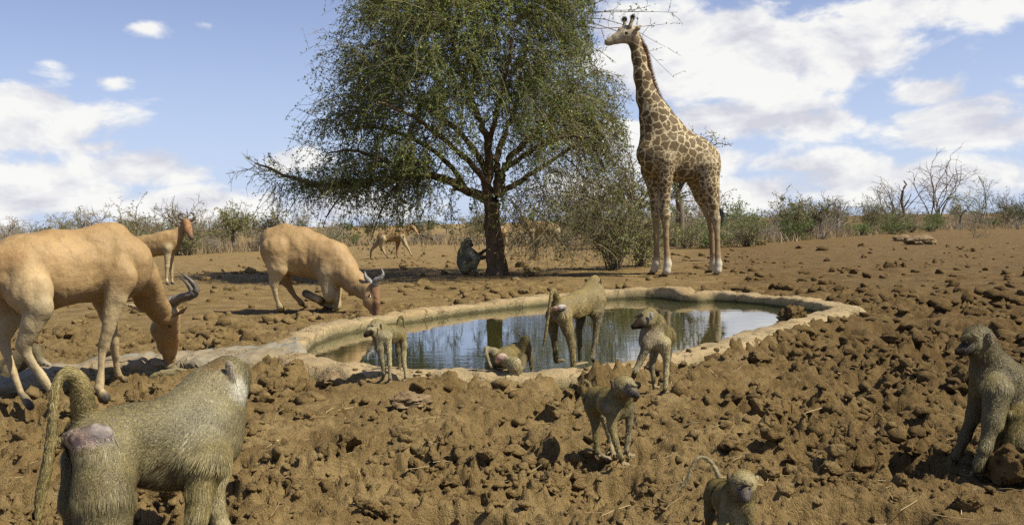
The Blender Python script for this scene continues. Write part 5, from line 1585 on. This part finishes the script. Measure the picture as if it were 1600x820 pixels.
def standing():
    b = Beast(200, 320, 5.857, 19.2, 0.022)
    b.chain([(405, 335, .0, 86), (320, 350, .0, 98), (220, 375, .0, 90), (120, 372, .0, 80), (70, 370, 0, 70)], TAN, .68)
    b.chain([(395, 310, .0, 78), (455, 268, .0, 54), (515, 205, .0, 36)], TAN, .6)
    b.chain([(535, 165, -.05, 40), (552, 230, -.12, 32), (580, 305, -.18, 19, (.08, .05, .035))], (.28, .145, .06), .8)
    b.chain([(590, 178, -.03, 8), (615, 165, 0, 13), (645, 150, .0, 3)], (.15, .09, .055), .6)
    b.chain([(505, 178, -.0, 8), (485, 170, 0, 14), (464, 155, .0, 3)], (.15, .09, .055), .6)
    b.chain([(365, 400, -.12, 46), (362, 470, -.12, 26), (357, 565, -.12, 20), (352, 650, -.12, 13), (356, 700, -.12, 14), (372, 733, 'g', 13, HOOF)], PALE, .85)
    b.chain([(400, 415, .12, 40), (394, 500, .12, 23), (394, 570, .12, 19), (400, 650, .12, 12), (406, 700, .12, 13), (418, 728, 'g', 12, HOOF)], PALE, .85)
    b.chain([(70, 410, -.1, 62), (70, 500, -.1, 36), (48, 570, -.1, 22), (60, 650, -.1, 13), (66, 725, 'g', 12, HOOF)], PALE, .8)
    b.chain([(60, 420, .15, 50), (50, 510, .15, 30), (25, 575, .15, 20), (36, 650, .15, 13), (42, 715, 'g', 12, HOOF)], PALE, .8)
    b.paint(170, 455, -.05, 60, (.30, .19, .09), .8, None, .7); b.paint(60, 340, -.05, 45, TAN2, .6)
    b.build('hartebeest', 'hartebeest standing with raised horned head turned to the camera', 'hartebeest', base_of(b, 240, 735), M['coat'], lump=.018)
    b.horn([(524, 142, -.02, 17), (492, 134, .0, 16), (468, 112, .0, 14), (476, 84, 0, 11), (512, 86, 0, 2)], HG0, HG1)
    b.horn([(556, 140, -.04, 17), (592, 134, -.02, 16), (610, 112, -.02, 13), (600, 84, 0, 10), (562, 70, 0, 2)], HG0, HG1)
    b.eye(570, 205, -.16, 5)
standing()

def running():
    b = Beast(570, 330, 9.109, 31.2, 0.032)
    b.chain([(520, 320, 0, 76), (440, 330, 0, 84), (340, 350, 0, 84), (250, 365, 0, 74)], TAN, .7)
    b.chain([(525, 300, 0, 60), (605, 255, 0, 38), (670, 225, 0, 29)], TAN2, .7)
    b.chain([(690, 228, 0, 33), (728, 285, 0, 23), (760, 335, 0, 15)], (.42, .25, .12), .8)
    b.chain([(660, 220, 0, 6), (625, 205, 0, 4)], TAN2)
    b.chain([(535, 380, -.15, 42), (582, 480, -.15, 26), (622, 540, -.15, 19), (650, 600, -.15, 14), (676, 645, -.15, 13, HOOF)], PALE)
    b.chain([(480, 400, .15, 42), (462, 520, .15, 22), (455, 600, .15, 15), (462, 665, .15, 12, HOOF)], TAN2)
    b.chain([(265, 400, -.15, 56), (235, 500, -.15, 32), (275, 590, -.15, 18), (340, 672, -.15, 13, HOOF)], LEG)
    b.chain([(235, 400, .15, 50), (150, 485, .15, 32), (88, 560, .15, 18), (80, 672, .15, 12, HOOF)], LEG)
    b.chain([(205, 340, 0, 10), (150, 400, 0, 8), (110, 470, 0, 12, HOOF)], TAN2)
    b.build('hartebeest', 'small distant hartebeest trotting right, seen under the hanging acacia twigs', 'hartebeest', base_of(b, 400, 670), M['coat'])
    b.horn([(690, 200, 0, 8), (678, 180, 0, 8), (690, 150, 0, 2)], HG0, HG1, n=10)
    b.horn([(705, 205, .0, 8), (720, 188, 0, 8), (738, 165, 0, 2)], HG0, HG1, n=10)
running()

def behind_trunk():
    b = Beast(700, 340, 8.0, 32.0, 0.032)
    b.chain([(640, 180, 1.2, 62), (665, 185, .7, 70), (692, 190, .0, 58)], TAN, 1)
    b.chain([(635, 150, 1.3, 45), (610, 90, 1.6, 30), (600, 60, 1.75, 24)], TAN2, 1)
    b.chain([(600, 60, 1.75, 24), (590, 120, 1.95, 14)], TAN2, 1)
    b.chain([(712, 220, 0, 34), (722, 300, 0, 20), (708, 350, .05, 13), (722, 430, 0, 11), (735, 462, -.05, 10, HOOF)], PALE)
    b.chain([(680, 220, .1, 34), (676, 300, .1, 20), (668, 350, .15, 13), (674, 460, .1, 10, HOOF)], PALE)
    b.chain([(655, 230, 1.1, 26), (655, 330, 1.1, 15), (655, 445, 1.1, 10, HOOF)], LEG)
    b.chain([(620, 230, 1.2, 26), (622, 330, 1.2, 15), (622, 445, 1.2, 10, HOOF)], LEG)
    b.build('hartebeest', 'pale hindquarters of a hartebeest showing beside the acacia trunk', 'hartebeest', base_of(b, 700, 460), M['coat'])
behind_trunk()

def behind_twigs():
    b = Beast(700, 340, 8.0, 31.0, 0.032)
    b.chain([(1020, 110, 0, 66), (1120, 130, 0, 78), (1250, 130, 0, 74), (1350, 150, 0, 62)], TAN, .7)
    b.chain([(1020, 100, 0, 52), (965, 40, 0, 32), (935, 0, 0, 26)], TAN2, .7)
    b.chain([(930, 0, 0, 26), (895, 50, 0, 17), (875, 85, 0, 12)], RED, .8)
    b.chain([(1362, 180, -.15, 48), (1372, 270, -.15, 24), (1392, 320, -.15, 15), (1392, 400, -.15, 12), (1400, 450, -.15, 10, HOOF)], PALE)
    b.chain([(1340, 190, .15, 44), (1335, 280, .15, 22), (1352, 330, .15, 14), (1350, 445, .15, 10, HOOF)], LEG)
    b.chain([(1050, 180, -.15, 40), (1060, 280, -.15, 20), (1062, 350, -.15, 13), (1060, 450, -.15, 10, HOOF)], PALE)
    b.chain([(1090, 190, .15, 36), (1095, 280, .15, 18), (1095, 440, .15, 10, HOOF)], LEG)
    b.build('hartebeest', 'reddish hartebeest standing half hidden behind hanging bare twigs', 'hartebeest', base_of(b, 1200, 460), M['coat'])
    b.horn([(930, -22, 0, 8), (915, -42, 0, 8), (925, -70, 0, 2)], HG0, HG1, n=10)
    b.horn([(942, -22, 0.1, 8), (955, -42, .1, 8), (950, -70, .1, 2)], HG0, HG1, n=10)
behind_twigs()
# ---- giraffe: Col holds the ground coat, its alpha-free companion 'patch' tells where blotches grow
def mat_giraffe():
    mt, t, b = mat_new('giraffe_coat', 0.65, 0.2)
    at = nd(t, 'ShaderNodeAttribute', attribute_name='Col')
    sp = nd(t, 'ShaderNodeSeparateColor'); t.links.new(at.outputs['Color'], sp.inputs[0])
    # red: blotch weight, green: small-blotch weight, blue: whiteness
    tc = nd(t, 'ShaderNodeTexCoord').outputs['Object']
    wob = nd(t, 'ShaderNodeTexNoise'); t.links.new(tc, wob.inputs['Vector']); wob.inputs['Scale'].default_value = 11; wob.inputs['Detail'].default_value = 5; wob.inputs['Roughness'].default_value = .65
    v = vmth(t, 'ADD', tc, vmth(t, 'MULTIPLY', vmth(t, 'SUBTRACT', wob.outputs['Color'], (.5, .5, .5)), (.17, .17, .17)))
    def vor(scale, lo, hi):
        n = nd(t, 'ShaderNodeTexVoronoi', feature='DISTANCE_TO_EDGE'); t.links.new(v, n.inputs['Vector'])
        n.inputs['Scale'].default_value = scale; n.inputs['Randomness'].default_value = 0.85
        return mrange(t, n.outputs['Distance'], lo, hi)
    big = vor(5.5, 0.035, 0.07); sml = vor(9.5, 0.05, 0.10)
    pat = mth(t, 'ADD', mth(t, 'MULTIPLY', big, mth(t, 'SUBTRACT', 1.0, sp.outputs[1])), mth(t, 'MULTIPLY', sml, sp.outputs[1]))
    pat = mth(t, 'MULTIPLY', pat, sp.outputs[0])
    n = noise(t, tc, 5, 4, .6)
    brown = ramp(t, n, [(.3, (.072, .046, .019)), (.6, (.112, .073, .031)), (.8, (.16, .108, .048))])
    cream = mixc(t, sp.outputs[2], (.43, .35, .185, 1), (.48, .42, .30, 1))
    leg = mixc(t, mth(t, 'SUBTRACT', 1.0, sp.outputs[0]), cream, mixc(t, sp.outputs[2], (.19, .115, .047, 1), (.44, .39, .28, 1)))
    t.links.new(mixc(t, pat, leg, brown), b.inputs['Base Color'])
    bump(t, b, noise(t, tc, 90, 4, .6), 0.004)
    return mt
M['giraffe'] = mat_giraffe()
def giraffe():
    b = Beast(960, 180, 3.155, 18.6, 0.022)
    BD, NK, LGU, LGL, SOCK, HD, BEL = (1, .1, .25), (1, 0, .2), (1, 1, .2), (.0, 1, .15), (0, 1, 1), (.45, 1, .75), (.35, .6, .9)
    b.chain([(205, 205, -.25, 84), (250, 190, -.15, 105), (325, 205, .0, 112), (400, 215, .12, 96), (448, 235, .18, 74)], BD, .72)
    b.chain([(235, 150, -.15, 108), (218, 80, -.12, 84), (190, 20, -.12, 64)], NK, .72)
    b.chain([(300, 110, -.05, 70), (370, 165, .05, 60)], BD, .6)
    b.blob(165, 190, -.3, 50, BD, .8)
    b.chain([(460, 200, .2, 50), (478, 260, .2, 40)], BD, .8)
    b.chain([(255, 235, -.42, 55), (252, 320, -.45, 32, LGU), (250, 420, -.46, 23, LGU), (250, 495, -.46, 25, (.85, 1, .2)), (254, 545, -.46, 15.5, (.3, 1, .15)), (255, 600, -.46, 14, LGL), (259, 680, -.46, 15, LGL), (263, 735, -.47, 19, SOCK), (258, 768, -.48, 18, SOCK), (250, 783, 'g', 17, (0, 1, .6))], LGU, .9)
    b.chain([(180, 270, .05, 52), (195, 370, .1, 28, LGU), (207, 485, .12, 24, (.85, 1, .2)), (206, 540, .12, 15, (.3, 1, .15)), (206, 600, .12, 13.5, LGL), (208, 690, .14, 14.5, LGL), (206, 730, .16, 18, SOCK), (198, 758, .2, 17, SOCK), (188, 773, 'g', 16, (0, 1, .6))], LGU, .9)
    b.chain([(458, 260, -.08, 68), (468, 350, -.16, 44, LGU), (486, 440, -.2, 27, LGU), (498, 512, -.2, 23, (.7, 1, .3)), (504, 560, -.21, 15, (.25, 1, .2)), (507, 610, -.22, 13.5, LGL), (509, 690, -.24, 15, LGL), (513, 735, -.25, 18, SOCK), (510, 765, -.26, 17, SOCK), (500, 782, 'g', 15, (0, 1, .6))], LGU, .85)
    b.chain([(405, 300, .35, 60), (432, 400, .4, 36, LGU), (465, 490, .45, 21, (.3, 1, .5)), (478, 560, .5, 14, LGL), (484, 680, .55, 13, LGL), (486, 730, .6, 16, SOCK), (481, 752, .65, 15, SOCK), (472, 764, 'g', 14, (0, 1, .6))], (.6, 1, .6), .85)
    b.chain([(500, 290, .22, 16), (512, 400, .25, 9), (518, 470, .25, 6)], (.6, 1, .3), 1, .5)
    b.zoom(930, 10, 4.1)
    b.chain([(438, 780, -.12, 105), (388, 690, -.12, 86), (335, 590, -.12, 67), (302, 450, -.12, 52), (280, 330, -.12, 44), (256, 235, -.12, 39), (238, 195, -.12, 40)], NK, .75)
    b.chain([(228, 180, -.12, 50), (185, 190, -.12, 44), (135, 208, -.12, 33), (92, 226, -.12, 25), (78, 232, -.12, 22)], HD, .7)
    b.chain([(195, 145, -.12, 26), (165, 155, -.12, 22)], HD, .8)
    b.chain([(188, 130, -.05, 13), (188, 92, -.03, 11)], (.8, 1, .3), 1, .5)
    b.chain([(222, 130, -.2, 14), (240, 78, -.2, 12)], (.8, 1, .3), 1, .5)
    b.chain([(250, 165, -.22, 10), (275, 140, -.26, 17), (298, 118, -.28, 4)], (.35, 1, .5), .6, .5)
    b.chain([(240, 165, .05, 10), (255, 140, .1, 15), (268, 120, .12, 4)], (.35, 1, .5), .6, .5)
    b.zoom(960, 180, 3.155)
    b.build('giraffe', 'tall blotched giraffe standing beside the acacia behind the basin', 'giraffe', base_of(b, 350, 782), M['giraffe'])
    b.zoom(930, 10, 4.1)
    b.eye(200, 172, -.285, 11)
    # mane: short brush along the back of the neck
    r = np.random.default_rng(3)
    line = resample([b.pt(*q) for q in ((262, 190, -.12), (305, 260, -.12), (328, 330, -.12), (358, 450, -.12), (405, 585, -.12), (470, 680, -.12), (530, 765, -.12))], 400)
    Wl = cam2world(line); tg = unit(np.gradient(Wl, axis=0))
    n = 5200
    i = r.integers(0, 399, n); pos = Wl[i] + r.normal(size=(n, 3)) * (.004, .016, .004)
    out = unit(np.cross(tg[i], FW)); out *= np.sign((out * RT).sum(1, keepdims=True))
    d = unit(out + r.normal(size=(n, 3)) * .25); ln = r.uniform(.05, .11, n)[:, None]
    side = unit(np.cross(d, r.normal(size=(n, 3)))) * .005
    base = pos - out * 0.05
    V = np.stack([base - side, base + side, pos + d * ln], 1).reshape(-1, 3)
    F = np.arange(n)[:, None] * 3 + np.array([0, 1, 2])
    C = np.repeat(np.array([.17, .075, .03]) * np.exp(r.normal(size=(n, 1)) * .3), 3, 0)
    link('mane', mesh_np('mane', V - b.org, [F], M['fur'], True, C), b.root)
    # dark tufts: horn tips and tail
    def tuft(name, p, spread, ln, n, dirv, col):
        q = r.normal(size=(n, 3)) * spread + p
        d = unit(np.array(dirv) + r.normal(size=(n, 3)) * .35)
        side = unit(np.cross(d, r.normal(size=(n, 3)))) * .006
        V = np.stack([q - side, q + side, q + d * (ln * r.uniform(.5, 1.1, (n, 1)))], 1).reshape(-1, 3)
        link(name, mesh_np(name, V - b.org, [np.arange(n)[:, None] * 3 + np.array([0, 1, 2])], M['fur'], True, np.full((3 * n, 3), col)), b.root)
    for p in ((188, 90, -.03), (241, 76, -.2)):
        tuft('horn_tuft', cam2world(b.pt(*p)), .022, .07, 260, (0, 0, 1), .02)
    b.zoom(960, 180, 3.155)
    tuft('tail_tuft', cam2world(b.pt(517, 470, .25)), .03, .38, 300, (-.1, 0, -1), .025)
giraffe()
